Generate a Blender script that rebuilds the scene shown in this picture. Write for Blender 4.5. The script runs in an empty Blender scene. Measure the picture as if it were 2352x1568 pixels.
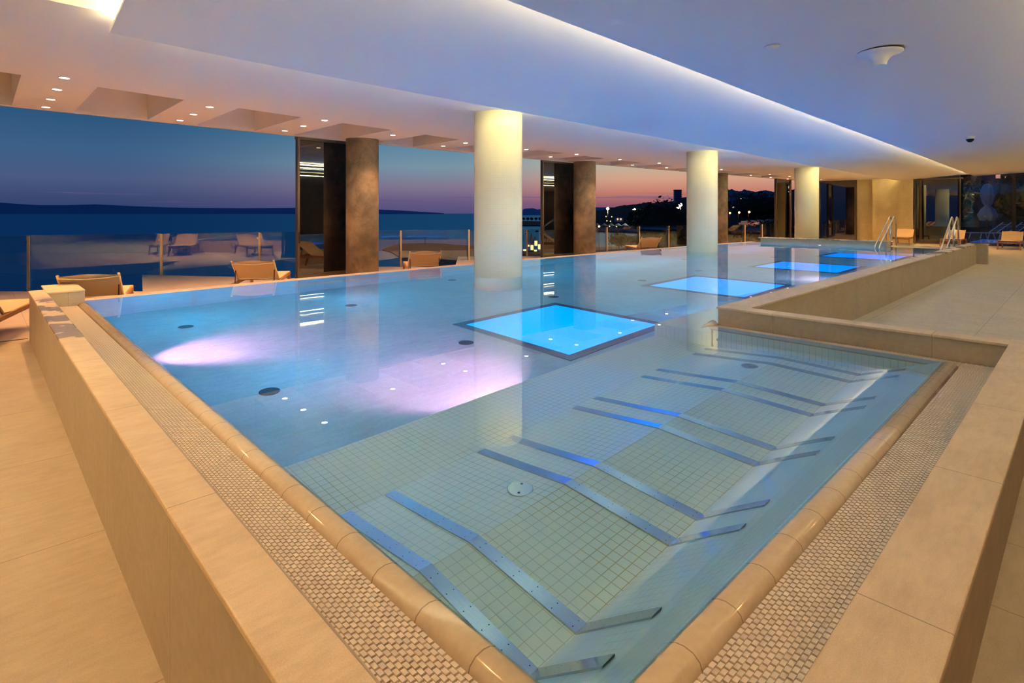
import bpy, bmesh, math, random
from mathutils import Vector, Matrix
random.seed(7)
PI = math.pi
SC = bpy.context.scene
COL = SC.collection
SUPPORT = None

# ------------------------------------------------------------------ camera
cam_d = bpy.data.cameras.new('camera')
cam = bpy.data.objects.new('camera', cam_d); COL.objects.link(cam)
cam.location = (0, 0, 1.55)
cam.rotation_euler = (PI/2, 0, math.radians(-43.866))
cam_d.sensor_width = 36.0
cam_d.lens = 36.0*1275.5/2352.0
cam_d.shift_y = -(784-487)/2352.0
cam_d.clip_start = 0.05; cam_d.clip_end = 60000
SC.camera = cam
SC.view_settings.view_transform = 'Standard'
SC.view_settings.look = 'None'
SC.view_settings.exposure = 0.28
SC.view_settings.gamma = 1.0
SC.view_settings.use_curve_mapping = False
cy = SC.cycles
cy.max_bounces = 9; cy.diffuse_bounces = 4; cy.glossy_bounces = 5
cy.transmission_bounces = 7; cy.transparent_max_bounces = 16
cy.sample_clamp_indirect = 80.0
cy.caustics_refractive = True; cy.caustics_reflective = True
cy.blur_glossy = 0.3
cy.use_denoising = True
cy.use_adaptive_sampling = True; cy.adaptive_threshold = .02
cy.use_light_tree = True

def lin(r, g, b):
    f = lambda v: (v/255/12.92) if v/255 <= .04045 else ((v/255+.055)/1.055)**2.4
    return (f(r), f(g), f(b), 1.0)

# ------------------------------------------------------------------ node helpers
class NT:
    def __init__(s, tree):
        s.t = tree; s.n = tree.nodes; s.l = tree.links; s.n.clear()
    def new(s, typ, **kw):
        nd = s.n.new(typ)
        for k, v in kw.items(): setattr(nd, k, v)
        return nd
    def put(s, sock, v):
        if isinstance(v, bpy.types.NodeSocket): s.l.new(v, sock)
        elif v is not None: sock.default_value = v
    def math(s, op, a, b=None, c=None, clamp=False):
        nd = s.new('ShaderNodeMath', operation=op); nd.use_clamp = clamp
        s.put(nd.inputs[0], a)
        if b is not None: s.put(nd.inputs[1], b)
        if c is not None: s.put(nd.inputs[2], c)
        return nd.outputs[0]
    def ramp(s, fac, stops, interp='LINEAR'):
        nd = s.new('ShaderNodeValToRGB'); cr = nd.color_ramp; cr.interpolation = interp
        while len(cr.elements) < len(stops): cr.elements.new(0.5)
        for e, (p, c) in zip(cr.elements, stops): e.position = p; e.color = c
        s.put(nd.inputs[0], fac); return nd.outputs[0]
    def smooth(s, v, a, b):
        nd = s.new('ShaderNodeMapRange', interpolation_type='SMOOTHSTEP')
        s.put(nd.inputs[0], v); nd.inputs[1].default_value = a; nd.inputs[2].default_value = b
        return nd.outputs[0]
    def mix(s, f, a, b, blend='MIX'):
        nd = s.new('ShaderNodeMix', data_type='RGBA', blend_type=blend)
        s.put(nd.inputs[0], f); s.put(nd.inputs[6], a); s.put(nd.inputs[7], b)
        return nd.outputs[2]
    def sep(s, v):
        nd = s.new('ShaderNodeSeparateXYZ'); s.put(nd.inputs[0], v); return nd.outputs
    def pos(s): return s.new('ShaderNodeNewGeometry').outputs['Position']
    def uv(s): return s.new('ShaderNodeTexCoord').outputs['UV']
    def obj(s): return s.new('ShaderNodeTexCoord').outputs['Object']
    def noise(s, vec, scale, detail=4, rough=.55):
        nd = s.new('ShaderNodeTexNoise'); s.put(nd.inputs['Vector'], vec)
        nd.inputs['Scale'].default_value = scale; nd.inputs['Detail'].default_value = detail
        nd.inputs['Roughness'].default_value = rough
        return nd.outputs[0]
    def lines(s, coord, pitch, width, off=0.0):
        a = s.math('ADD', coord, off)
        a = s.math('DIVIDE', a, pitch)
        a = s.math('FRACT', a)
        return s.math('LESS_THAN', a, width/pitch)

# ------------------------------------------------------------------ world: dusk sky
world = bpy.data.worlds.new('dusk_sky'); SC.world = world; world.use_nodes = True
w = NT(world.node_tree)
d = w.sep(w.new('ShaderNodeTexCoord').outputs['Generated'])
hl = w.math('SQRT', w.math('ADD', w.math('MULTIPLY', d[0], d[0]), w.math('MULTIPLY', d[1], d[1])))
hl = w.math('MAXIMUM', hl, 0.001)
az = w.math('DIVIDE', d[0], hl)
el = w.math('DIVIDE', d[2], hl)
t = w.math('MULTIPLY', el, 4.0)          # ramp position 1 = elevation tan .25
def sky(stops): return w.ramp(t, [(p*4, lin(*c)) for p, c in stops])
left = sky([(0, (46, 66, 112)), (.02, (60, 74, 116)), (.05, (76, 92, 132)), (.09, (62, 98, 138)), (.16, (38, 84, 124)), (.25, (24, 62, 104))])
mid = sky([(0, (84, 82, 126)), (.02, (106, 92, 134)), (.045, (132, 120, 146)), (.08, (122, 150, 168)), (.13, (86, 134, 164)), (.25, (34, 76, 118))])
right = sky([(0, (118, 80, 112)), (.015, (156, 94, 108)), (.035, (200, 128, 112)), (.058, (216, 164, 136)), (.09, (188, 186, 164)), (.25, (70, 110, 140))])
c1 = w.mix(w.smooth(az, .12, .60), left, mid)
c2 = w.mix(w.smooth(az, .60, .84), c1, right)
# thin dark cloud bars low over the sunset
cv = w.new('ShaderNodeCombineXYZ'); w.put(cv.inputs[0], w.math('MULTIPLY', az, 5.0)); w.put(cv.inputs[1], w.math('MULTIPLY', el, 160.0))
cn = w.noise(cv.outputs[0], 1.3, 3)
cm = w.math('MULTIPLY', w.smooth(cn, .56, .66), w.math('MULTIPLY', w.smooth(el, .012, .02), w.math('SUBTRACT', 1.0, w.smooth(el, .026, .036))))
c3 = w.mix(w.math('MULTIPLY', cm, .55), c2, lin(96, 88, 128))
# away from the sea the sky is the deep blue of night
back = w.ramp(t, [(0, lin(26, 34, 62)), (1, lin(18, 34, 66))])
sea_side = w.smooth(d[1], -.1, .12)
c4 = w.mix(sea_side, back, c3)
zen = w.smooth(el, .25, 1.2)
c5 = w.mix(zen, c4, lin(16, 40, 80))
bg = w.new('ShaderNodeBackground'); w.put(bg.inputs[0], c5); bg.inputs[1].default_value = .79
wo = w.new('ShaderNodeOutputWorld'); w.l.new(bg.outputs[0], wo.inputs[0])

# ------------------------------------------------------------------ light levels
WARM = (1.0, .50, .19)
L_POOL_FILL = 26.0
L_DOWN = 104.0        # terrace downlights, watts each
L_ROOM_FILL = 77.0
COVE = ((1.0, .84, .46, 1), 74.0)
PANEL = ((0.0, .60, 3.1, 1), 1.0)
POOL_PINK = (1.0, .27, .40)
POOL_BLUE = (.03, .55, 1.0)

def lamp(name, kind, loc, power, color, aim=None, size=.05, angle=None, blend=.4, sx=None, sy=None):
    ld = bpy.data.lights.new(name, kind); ld.energy = power; ld.color = color
    if kind in ('POINT', 'SPOT'): ld.shadow_soft_size = size
    if kind == 'SPOT': ld.spot_size = math.radians(angle); ld.spot_blend = blend
    if kind == 'AREA':
        ld.shape = 'RECTANGLE'; ld.size = sx; ld.size_y = sy
    o = bpy.data.objects.new(name, ld); COL.objects.link(o); o.location = loc
    if aim is not None:
        o.rotation_euler = (Vector(aim)-Vector(loc)).to_track_quat('-Z', 'Y').to_euler()
    return o

# ------------------------------------------------------------------ materials
MATS = {}
def principled(name, col=(.8, .8, .8, 1), rough=.5, metal=0.0, build=None, emit=None, spec=None):
    m = bpy.data.materials.new(name); m.use_nodes = True
    k = NT(m.node_tree)
    b = k.new('ShaderNodeBsdfPrincipled'); o = k.new('ShaderNodeOutputMaterial'); k.l.new(b.outputs[0], o.inputs[0])
    b.inputs['Base Color'].default_value = col; b.inputs['Roughness'].default_value = rough
    b.inputs['Metallic'].default_value = metal
    if spec is not None: b.inputs['Specular IOR Level'].default_value = spec
    if emit:
        b.inputs['Emission Color'].default_value = emit[0]; b.inputs['Emission Strength'].default_value = emit[1]
    if build: build(k, b, o)
    MATS[name] = m
    return m
def bump(k, b, h, strength=.3, dist=.01):
    bn = k.new('ShaderNodeBump'); bn.inputs['Strength'].default_value = strength; bn.inputs['Distance'].default_value = dist
    k.put(bn.inputs['Height'], h); k.l.new(bn.outputs[0], b.inputs['Normal'])
def emission(name, col, strength):
    m = bpy.data.materials.new(name); m.use_nodes = True; k = NT(m.node_tree)
    e = k.new('ShaderNodeEmission'); e.inputs[0].default_value = col; e.inputs[1].default_value = strength
    o = k.new('ShaderNodeOutputMaterial'); k.l.new(e.outputs[0], o.inputs[0]); MATS[name] = m; return m

def stone_build(c_a, c_b, nscale=3.0, joint=None, jcol=None, grain=220.0, wet=False, axes=(0, 1)):
    def f(k, b, o):
        p = k.pos(); n1 = k.noise(p, nscale, 6); n2 = k.noise(p, grain, 2)
        sm = k.new('ShaderNodeMapping'); k.put(sm.inputs[0], p); sm.inputs['Scale'].default_value = (2.0, 7.0, 7.0)
        n3 = k.noise(sm.outputs[0], nscale*1.6, 5)
        base = k.mix(k.smooth(n1, .3, .7), c_a, c_b)
        g = k.math('ADD', k.math('MULTIPLY', n2, .5), k.math('MULTIPLY', n3, .5))
        base = k.mix(.5, base, k.mix(k.smooth(g, .3, .7), tuple(x*.8 for x in c_a[:3])+(1,), c_b))
        h = k.math('MULTIPLY', n2, .4)
        if joint:
            s = k.sep(p); jm = None
            for ax, pitch, wd, off in joint:
                l = k.lines(s[ax], pitch, wd, off)
                jm = l if jm is None else k.math('MAXIMUM', jm, l)
            base = k.mix(k.math('MULTIPLY', jm, .75), base, jcol)
            h = k.math('SUBTRACT', h, k.math('MULTIPLY', jm, .6))
        if wet:
            s = k.sep(p)
            wn = k.noise(k.pos(), 2.3, 3)
            band = k.math('MULTIPLY', k.smooth(s[1], 4.6, 5.6), k.math('SUBTRACT', 1.0, k.smooth(s[1], 7.8, 8.3)))
            band2 = k.math('MULTIPLY', k.smooth(s[0], 11.0, 15.0), 1.0)
            wm = k.math('MULTIPLY', k.smooth(wn, .50, .54), k.math('MAXIMUM', band, band2))
            base = k.mix(k.math('MULTIPLY', wm, .45), base, (.16, .13, .12, 1))
            k.put(b.inputs['Roughness'], k.math('SUBTRACT', .55, k.math('MULTIPLY', wm, .35)))
        k.put(b.inputs['Base Color'], base); bump(k, b, h, .25, .004)
    return f
BEI_A = (.74, .56, .35, 1); BEI_B = (.90, .71, .47, 1); BEI_J = (.30, .22, .14, 1)
principled('deck_stone', rough=.55, build=stone_build((.50, .41, .29, 1), (.62, .52, .38, 1), 2.5, [(1, 1.2, .006, .27), (0, .6, .006, .12)], BEI_J, 160))
principled('deck_stone_right', rough=.5, build=stone_build((.62, .54, .37, 1), (.74, .65, .46, 1), 2.0, [(0, 1.2, .006, .3), (1, 1.2, .006, .2)], BEI_J, 120))
principled('coping_stone', rough=.5, build=stone_build(BEI_A, BEI_B, 3.5, [(1, 1.2, .004, .35), (0, 1.0, .004, .42)], BEI_J, 260, wet=True))
principled('rim_stone', rough=.55, build=stone_build((.50, .40, .27, 1), (.60, .49, .35, 1), 2.2, [(1, 1.2, .004, .35), (0, 1.2, .004, .42)], BEI_J, 200))
principled('terrace_stone', rough=.5, build=stone_build((.60, .47, .37, 1), (.70, .57, .46, 1), 2.5, [(1, .6, .006, .27), (0, .6, .006, .12)], BEI_J, 160))
principled('pool_floor_stone', rough=.5, build=stone_build((.30, .50, .56, 1), (.42, .62, .68, 1), 1.6, [(1, .6, .006, .1), (0, 1.2, .006, .3)], (.40, .45, .47, 1), 60))
principled('wall_stone', rough=.6, build=stone_build((.56, .45, .20, 1), (.68, .55, .28, 1), 2.0, [(2, 1.1, .006, .1)], (.34, .26, .14, 1), 140))
principled('plaster', (.80, .79, .77, 1), .75)
principled('soffit_plaster', (.80, .76, .72, 1), .75)

def mosaic_build(pitch, grout_w, tile, grout, yellow=None):
    def f(k, b, o):
        s = k.sep(k.uv())
        m = k.math('MAXIMUM', k.lines(s[0], pitch, grout_w), k.lines(s[1], pitch, grout_w))
        g = grout
        if yellow is not None:
            g = k.mix(k.smooth(k.noise(k.uv(), 1.7, 3), .42, .62), grout, yellow)
        k.put(b.inputs['Base Color'], k.mix(m, tile, g))
        k.put(b.inputs['Roughness'], k.math('ADD', .18, k.math('MULTIPLY', m, .5)))
        bump(k, b, k.math('SUBTRACT', 1.0, m), .25, .003)
    return f
principled('bench_mosaic', build=mosaic_build(.05, .004, (.88, .86, .70, 1), (.62, .63, .50, 1), (.54, .48, .22, 1)))
principled('column_mosaic', build=mosaic_build(.0265, .003, (.95, .91, .60, 1), (.74, .68, .42, 1)))
principled('stone_band', (.62, .62, .58, 1), .35, build=stone_build((.58, .58, .55, 1), (.66, .66, .62, 1), 3, [(1, .6, .006, .2)], (.36, .36, .34, 1)))

def roll_build(axis):
    def f(k, b, o):
        s = k.sep(k.pos())
        m = k.lines(s[axis], .235, .004, .11)
        n = k.noise(k.pos(), 40, 3)
        base = k.mix(k.smooth(n, .35, .65), (.78, .62, .44, 1), (.82, .66, .48, 1))
        k.put(b.inputs['Base Color'], k.mix(k.math('MULTIPLY', m, .75), base, (.30, .22, .15, 1)))
        bump(k, b, k.math('SUBTRACT', 1.0, m), .4, .003)
    return f
principled('bullnose_left', rough=.12, build=roll_build(1))
principled('bullnose_right', rough=.12, build=roll_build(0))
principled('grate_plastic', (.84, .71, .54, 1), .35)
principled('channel', (.45, .33, .2, 1), .7)

def concrete(k, b, o):
    p = k.obj(); n1 = k.noise(p, 1.6, 8, .65); n2 = k.noise(p, 9, 6, .7); n3 = k.noise(p, 90, 3)
    v = k.new('ShaderNodeTexVoronoi'); k.put(v.inputs['Vector'], k.mix(.35, p, k.new('ShaderNodeTexNoise').outputs[1])); v.inputs['Scale'].default_value = 1.4
    v.feature = 'DISTANCE_TO_EDGE'
    cr = k.math('SUBTRACT', 1.0, k.smooth(v.outputs[0], .0, .012))
    c = k.mix(k.smooth(n1, .38, .62), (.16, .12, .085, 1), (.33, .25, .17, 1))
    c = k.mix(k.math('MULTIPLY', k.smooth(n2, .4, .65), .5), c, (.22, .165, .11, 1))
    c = k.mix(k.math('MULTIPLY', cr, .35), c, (.08, .06, .045, 1))
    k.put(b.inputs['Base Color'], c)
    bump(k, b, k.math('ADD', n2, k.math('MULTIPLY', n3, .3)), .35, .02)
principled('rough_concrete', rough=.8, build=concrete)
principled('bronze_frame', (.115, .085, .055, 1), .4, .5)
principled('dark_metal', (.03, .03, .035, 1), .4, .6)
principled('chrome', (.72, .70, .66, 1), .12, 1.0)
principled('pole_steel', (.70, .52, .28, 1), .35, .5)

def steel_build(k, b, o):
    s = k.sep(k.uv())
    st = k.new('ShaderNodeMapping'); k.put(st.inputs[0], k.uv()); st.inputs['Scale'].default_value = (60, 3, 1)
    n = k.noise(st.outputs[0], 4, 3)
    # two lines of small air holes
    v = k.math('SUBTRACT', k.math('FRACT', k.math('DIVIDE', s[1], .105)), .5)
    v = k.math('MULTIPLY', v, .105)
    d1 = k.math('SUBTRACT', k.math('ABSOLUTE', s[0]), .017)
    dd = k.math('SQRT', k.math('ADD', k.math('MULTIPLY', v, v), k.math('MULTIPLY', d1, d1)))
    hole = k.math('LESS_THAN', dd, .0026)
    k.put(b.inputs['Base Color'], k.mix(hole, k.mix(n, (.46, .50, .54, 1), (.60, .64, .68, 1)), (.01, .01, .01, 1)))
    k.put(b.inputs['Roughness'], k.math('ADD', .10, k.math('MULTIPLY', n, .12)))
principled('brushed_steel', metal=1.0, build=steel_build)
principled('panel_frame', (.06, .16, .24, 1), .4)
emission('blue_light_glass', PANEL[0], PANEL[1])
emission('cove_led', COVE[0], COVE[1])
emission('downlight_glow', (1.0, .72, .42, 1), 22.0)
emission('pink_lens', (1.0, .62, .85, 1), 26.0)
principled('fitting_dark', (.05, .07, .08, 1), .5)
principled('teak', (.36, .17, .055, 1), .55, build=lambda k, b, o: k.put(b.inputs['Base Color'], k.mix(k.noise(k.obj(), 14, 4), (.30, .135, .04, 1), (.46, .23, .08, 1))))
def sling_build(k, b, o):
    s = k.sep(k.obj())
    m = k.math('MAXIMUM', k.lines(s[0], .006, .0015), k.lines(s[1], .006, .0015))
    k.put(b.inputs['Base Color'], k.mix(k.math('MULTIPLY', m, .4), (.70, .52, .30, 1), (.42, .30, .16, 1)))
principled('sling_fabric', rough=.75, build=sling_build)
principled('sling_frame', (.66, .50, .30, 1), .4)
principled('white_paint', (.8, .8, .78, 1), .5)
principled('dark_glass_dome', (.01, .01, .012, 1), .08)

def glass(name, tint, refl, base_refl=0.03, rough=0.0):
    m = bpy.data.materials.new(name); m.use_nodes = True; k = NT(m.node_tree)
    tr = k.new('ShaderNodeBsdfTransparent'); tr.inputs[0].default_value = tint
    gl = k.new('ShaderNodeBsdfGlossy'); gl.inputs['Color'].default_value = (.95, 1, .97, 1); gl.inputs['Roughness'].default_value = rough
    ge = k.new('ShaderNodeNewGeometry'); dt = k.new('ShaderNodeVectorMath', operation='DOT_PRODUCT')
    k.l.new(ge.outputs['Normal'], dt.inputs[0]); k.l.new(ge.outputs['Incoming'], dt.inputs[1])
    c = k.math('ABSOLUTE', dt.outputs['Value'])
    sch = k.math('ADD', k.math('MULTIPLY', k.math('POWER', k.math('SUBTRACT', 1.0, c), 5.0), .96), .04)
    f = k.math('ADD', k.math('MULTIPLY', sch, refl), base_refl, clamp=True)
    mx = k.new('ShaderNodeMixShader'); k.put(mx.inputs[0], f); k.l.new(tr.outputs[0], mx.inputs[1]); k.l.new(gl.outputs[0], mx.inputs[2])
    o = k.new('ShaderNodeOutputMaterial'); k.l.new(mx.outputs[0], o.inputs[0]); MATS[name] = m
glass('balustrade_glass', (.88, .95, .93, 1), 1.4, .05)
glass('door_glass', (.10, .11, .11, 1), 1.6, .08)
glass('window_glass', (.45, .48, .55, 1), 1.5, .06)
glass('clear_glass', (.93, .95, .98, 1), .8, .0)

def water_mat(name, ior=1.333, scale=1.0, strength=.012):
    m = bpy.data.materials.new(name); m.use_nodes = True; k = NT(m.node_tree)
    g = k.new('ShaderNodeBsdfRefraction'); g.inputs['IOR'].default_value = ior; g.inputs['Roughness'].default_value = 0.0
    g.inputs['Color'].default_value = (.74, .95, 1, 1)
    gl = k.new('ShaderNodeBsdfGlossy'); gl.inputs['Roughness'].default_value = 0.0; gl.inputs['Color'].default_value = (1, 1, 1, 1)
    fr = k.new('ShaderNodeFresnel'); fr.inputs['IOR'].default_value = ior
    bn = k.new('ShaderNodeBump'); bn.inputs['Strength'].default_value = strength; bn.inputs['Distance'].default_value = .02
    k.put(bn.inputs['Height'], k.noise(k.pos(), scale, 2))
    for nd in (g, gl, fr): k.l.new(bn.outputs[0], nd.inputs['Normal'])
    mx = k.new('ShaderNodeMixShader'); k.l.new(fr.outputs[0], mx.inputs[0]); k.l.new(g.outputs[0], mx.inputs[1]); k.l.new(gl.outputs[0], mx.inputs[2])
    o = k.new('ShaderNodeOutputMaterial'); k.l.new(mx.outputs[0], o.inputs[0]); MATS[name] = m
water_mat('pool_water', scale=1.6)

# ------------------------------------------------------------------ mesh helpers
class MB:
    def __init__(s): s.bm = bmesh.new(); s.uvl = None
    def box(s, x0, x1, y0, y1, z0, z1):
        v = [s.bm.verts.new((x, y, z)) for z in (z0, z1) for y in (y0, y1) for x in (x0, x1)]
        for f in ((0, 2, 3, 1), (4, 5, 7, 6), (0, 1, 5, 4), (2, 6, 7, 3), (0, 4, 6, 2), (1, 3, 7, 5)):
            s.bm.faces.new([v[i] for i in f])
        return s
    def obox(s, c, dx, dy, dz, hx, hy, hz):
        c = Vector(c); dx = Vector(dx).normalized()*hx; dy = Vector(dy).normalized()*hy; dz = Vector(dz).normalized()*hz
        v = [s.bm.verts.new(c+dx*i+dy*j+dz*k) for k in (-1, 1) for j in (-1, 1) for i in (-1, 1)]
        for f in ((0, 2, 3, 1), (4, 5, 7, 6), (0, 1, 5, 4), (2, 6, 7, 3), (0, 4, 6, 2), (1, 3, 7, 5)):
            s.bm.faces.new([v[i] for i in f])
        return s
    def bar(s, a, b, wd, ht, up=(0, 0, 1)):
        a = Vector(a); b = Vector(b); d = b-a
        side = d.cross(Vector(up))
        if side.length < 1e-6: side = Vector((1, 0, 0))
        side.normalize(); u = side.cross(d).normalized()
        return s.obox((a+b)/2, d, side, u, d.length/2, wd/2, ht/2)
    def quad(s, *pts):
        return s.bm.faces.new([s.bm.verts.new(p) for p in pts])
    def prism(s, poly, z0, z1):
        a = [s.bm.verts.new((x, y, z0)) for x, y in poly]; b = [s.bm.verts.new((x, y, z1)) for x, y in poly]
        n = len(poly); s.bm.faces.new(list(reversed(a))); s.bm.faces.new(b)
        for i in range(n): s.bm.faces.new((a[i], a[(i+1) % n], b[(i+1) % n], b[i]))
        return s
    def lathe(s, prof, c=(0, 0, 0), seg=48, uvs=None):
        if uvs: s.uvl = s.bm.loops.layers.uv.verify()
        rings = []
        for r, z in prof:
            rings.append([s.bm.verts.new((c[0]+r*math.cos(2*PI*i/seg), c[1]+r*math.sin(2*PI*i/seg), c[2]+z)) for i in range(seg)])
        for a in range(len(prof)-1):
            for i in range(seg):
                j = (i+1) % seg
                f = s.bm.faces.new((rings[a][i], rings[a][j], rings[a+1][j], rings[a+1][i])); f.smooth = True
                if uvs:
                    for lp, (uu, zz) in zip(f.loops, ((i, prof[a][1]), (i+1, prof[a][1]), (i+1, prof[a+1][1]), (i, prof[a+1][1]))):
                        lp[s.uvl].uv = (uu*2*PI*uvs/seg, zz)
        for ring, rv in ((rings[0], True), (rings[-1], False)):
            try: s.bm.faces.new(list(reversed(ring)) if rv else ring)
            except ValueError: pass
        return s
    def tube(s, pts, r, seg=10, cap=True):
        pts = [Vector(p) for p in pts]; rs = r if isinstance(r, (list, tuple)) else [r]*len(pts)
        prev = None; rings = []
        for i, p in enumerate(pts):
            d = (pts[min(i+1, len(pts)-1)]-pts[max(i-1, 0)]).normalized()
            if prev is None:
                n = d.cross(Vector((0, 0, 1)))
                if n.length < 1e-4: n = d.cross(Vector((1, 0, 0)))
            else:
                n = prev-d*prev.dot(d)
            n.normalize(); prev = n; b = d.cross(n)
            rings.append([s.bm.verts.new(p+(n*math.cos(2*PI*j/seg)+b*math.sin(2*PI*j/seg))*rs[i]) for j in range(seg)])
        for a in range(len(rings)-1):
            for j in range(seg):
                f = s.bm.faces.new((rings[a][j], rings[a][(j+1) % seg], rings[a+1][(j+1) % seg], rings[a+1][j])); f.smooth = True
        if cap:
            s.bm.faces.new(list(reversed(rings[0]))); s.bm.faces.new(rings[-1])
        return s
    def blob(s, c, r, sub=2, amp=.25, sq=(1, 1, 1), seed=0):
        res = bmesh.ops.create_icosphere(s.bm, subdivisions=sub, radius=1.0)
        rnd = random.Random(seed)
        for v in res['verts']:
            k = 1+amp*(rnd.random()-.5)*2
            v.co = Vector((c[0]+v.co.x*r*sq[0]*k, c[1]+v.co.y*r*sq[1]*k, c[2]+v.co.z*r*sq[2]*k))
        return s
    def build(s, name, mat, parent=None, bevel=0, fix=True):
        if fix: bmesh.ops.recalc_face_normals(s.bm, faces=s.bm.faces)
        me = bpy.data.meshes.new(name); s.bm.to_mesh(me); s.bm.free()
        me.materials.append(MATS[mat])
        o = bpy.data.objects.new(name, me); COL.objects.link(o)
        if parent is not None: o.parent = parent
        if bevel:
            md = o.modifiers.new('bevel', 'BEVEL'); md.width = bevel; md.segments = 2; md.limit_method = 'ANGLE'
        return o
def tag(o, label=None, cat=None, group=None, kind=None):
    if label: o['label'] = label
    if cat: o['category'] = cat
    if group: o['group'] = group
    if kind: o['kind'] = kind
    return o
def empty(name, loc, rz=0.0):
    o = bpy.data.objects.new(name, None); COL.objects.link(o); o.location = loc; o.rotation_euler = (0, 0, rz)
    o.empty_display_size = .1
    return o
def struct(o): o['kind'] = 'structure'; return o
def copy_tree(o, parent=None):
    c = o.copy(); COL.objects.link(c); c.parent = parent
    for ch in list(o.children): copy_tree(ch, c)
    return c
def interp(tab, x):
    if x <= tab[0][0]: return tab[0][1]
    for (a, va), (b, vb) in zip(tab, tab[1:]):
        if x <= b: return va+(vb-va)*(x-a)/(b-a)
    return tab[-1][1]

WZ = .43          # water level
# ================================================================== ROOM SHELL
YE = [(-9, 12.2), (.25, 12.3), (5.2, 12.58), (13.4, 12.62), (20, 12.2), (29.6, 11.3), (34.5, 10.9)]     # outer edge of the soffit
INF = [(.9, 8.8), (3.8, 9.03), (9.05, 9.13), (13.5, 9.06), (18.2, 8.93), (21.1, 8.72)]                    # infinity edge of the pool
# ---- floors
m = MB(); m.prism([(-9, -7), (.45, -7), (.45, 9.0), (-9, 9.0)], -.25, 0); m.prism([(.45, -7), (5.45, -7), (5.45, .3), (.45, .3)], -.25, 0)
struct(m.build('floor', 'deck_stone'))
m = MB(); m.prism([(5.45, -7), (34.3, -7), (34.3, 2.5), (5.45, 2.5)], -.25, 0); m.prism([(21.3, 2.5), (34.3, 2.5), (34.3, 9.0), (21.3, 9.0)], -.25, 0)
struct(m.build('floor', 'deck_stone_right'))
tooth = [(-9, 9.02), (-9, 15.3), (-1.2, 15.6), (.3, 14.85), (2.33, 12.9), (2.93, 16.3), (5.4, 13.0), (6.9, 15.4), (8.9, 13.4), (9.6, 12.3),
         (12.1, 15.3), (14.6, 13.4), (22, 12.9), (28.3, 11.8), (34.3, 11.6), (34.3, 9.02)]
m = MB(); m.prism(tooth, -.30, -.005)
struct(m.build('floor', 'terrace_stone'))
m = MB(); m.box(-9, .44, 9.0, 9.03, -.02, .004)
tag(struct(m.build('trim_1', 'bronze_frame')))

# ---- lower (terrace) soffit with coffers
YI = [(-.8, 9.2), (.39, 9.35), (1.2, 9.5), (2.3, 9.68), (3.1, 9.8), (4.25, 9.98), (5.1, 10.06), (6.25, 10.18), (7.2, 10.29), (8.3, 10.42), (11.3, 10.65), (12.4, 10.7),
      (14.6, 10.85), (16.8, 10.92), (20, 10.9), (24, 10.6), (28.5, 10.2)]
COF = [(-3.0, -1.8), (-.85, .39), (1.19, 2.29), (3.12, 4.25), (5.1, 6.26), (7.2, 8.3), (9.25, 10.35), (11.3, 12.4), (13.45, 14.55), (15.6, 16.8), (17.8, 18.9), (20.0, 21.1),
       (22.3, 23.5), (24.6, 25.8), (26.9, 28.0)]
ZC = 3.28; ZT = 3.90
xs = sorted(set([-9, .84, 34.4]+[x for c in COF for x in c]+[30.5, 32.5]))
m = MB()
LIP = .17
for a, b in zip(xs, xs[1:]):
    ya0 = 5.9
    isc = any(abs(a-c[0]) < 1e-6 for c in COF)
    ea, eb = interp(YE, a), interp(YE, b)
    if isc:
        ia, ib = interp(YI, a), interp(YI, b)
        oa, ob = ea-LIP, eb-LIP
        m.quad((a, ya0, ZC), (b, ya0, ZC), (b, ib, ZC), (a, ia, ZC))
        m.quad((a, oa, ZC), (b, ob, ZC), (b, eb, ZC), (a, ea, ZC))
        m.quad((a, ia, ZC), (b, ib, ZC), (b, ib, ZT), (a, ia, ZT)); m.quad((a, oa, ZC), (b, ob, ZC), (b, ob, ZT), (a, oa, ZT))
        m.quad((a, ia, ZC), (a, oa, ZC), (a, oa, ZT), (a, ia, ZT)); m.quad((b, ib, ZC), (b, ob, ZC), (b, ob, ZT), (b, ib, ZT))
        m.quad((a, ia, ZT), (b, ib, ZT), (b, ob, ZT), (a, oa, ZT))
    else:
        m.quad((a, ya0, ZC), (b, ya0, ZC), (b, eb, ZC), (a, ea, ZC))
    m.quad((a, ea, ZC), (b, eb, ZC), (b, eb, ZT+.15), (a, ea, ZT+.15))
    m.quad((a, ya0, ZT+.15), (b, ya0, ZT+.15), (b, eb, ZT+.15), (a, ea, ZT+.15))
m.quad((-9, 5.9, ZC), (34.4, 5.9, ZC), (34.4, 5.9, ZC+.62), (-9, 5.9, ZC+.62))
m.quad((-9, 5.9, ZC+.62), (34.4, 5.9, ZC+.62), (34.4, -7, ZC+.62), (-9, -7, ZC+.62))
bmesh.ops.remove_doubles(m.bm, verts=m.bm.verts, dist=1e-5)
struct(m.build('ceiling', 'soffit_plaster', fix=False))

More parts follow.
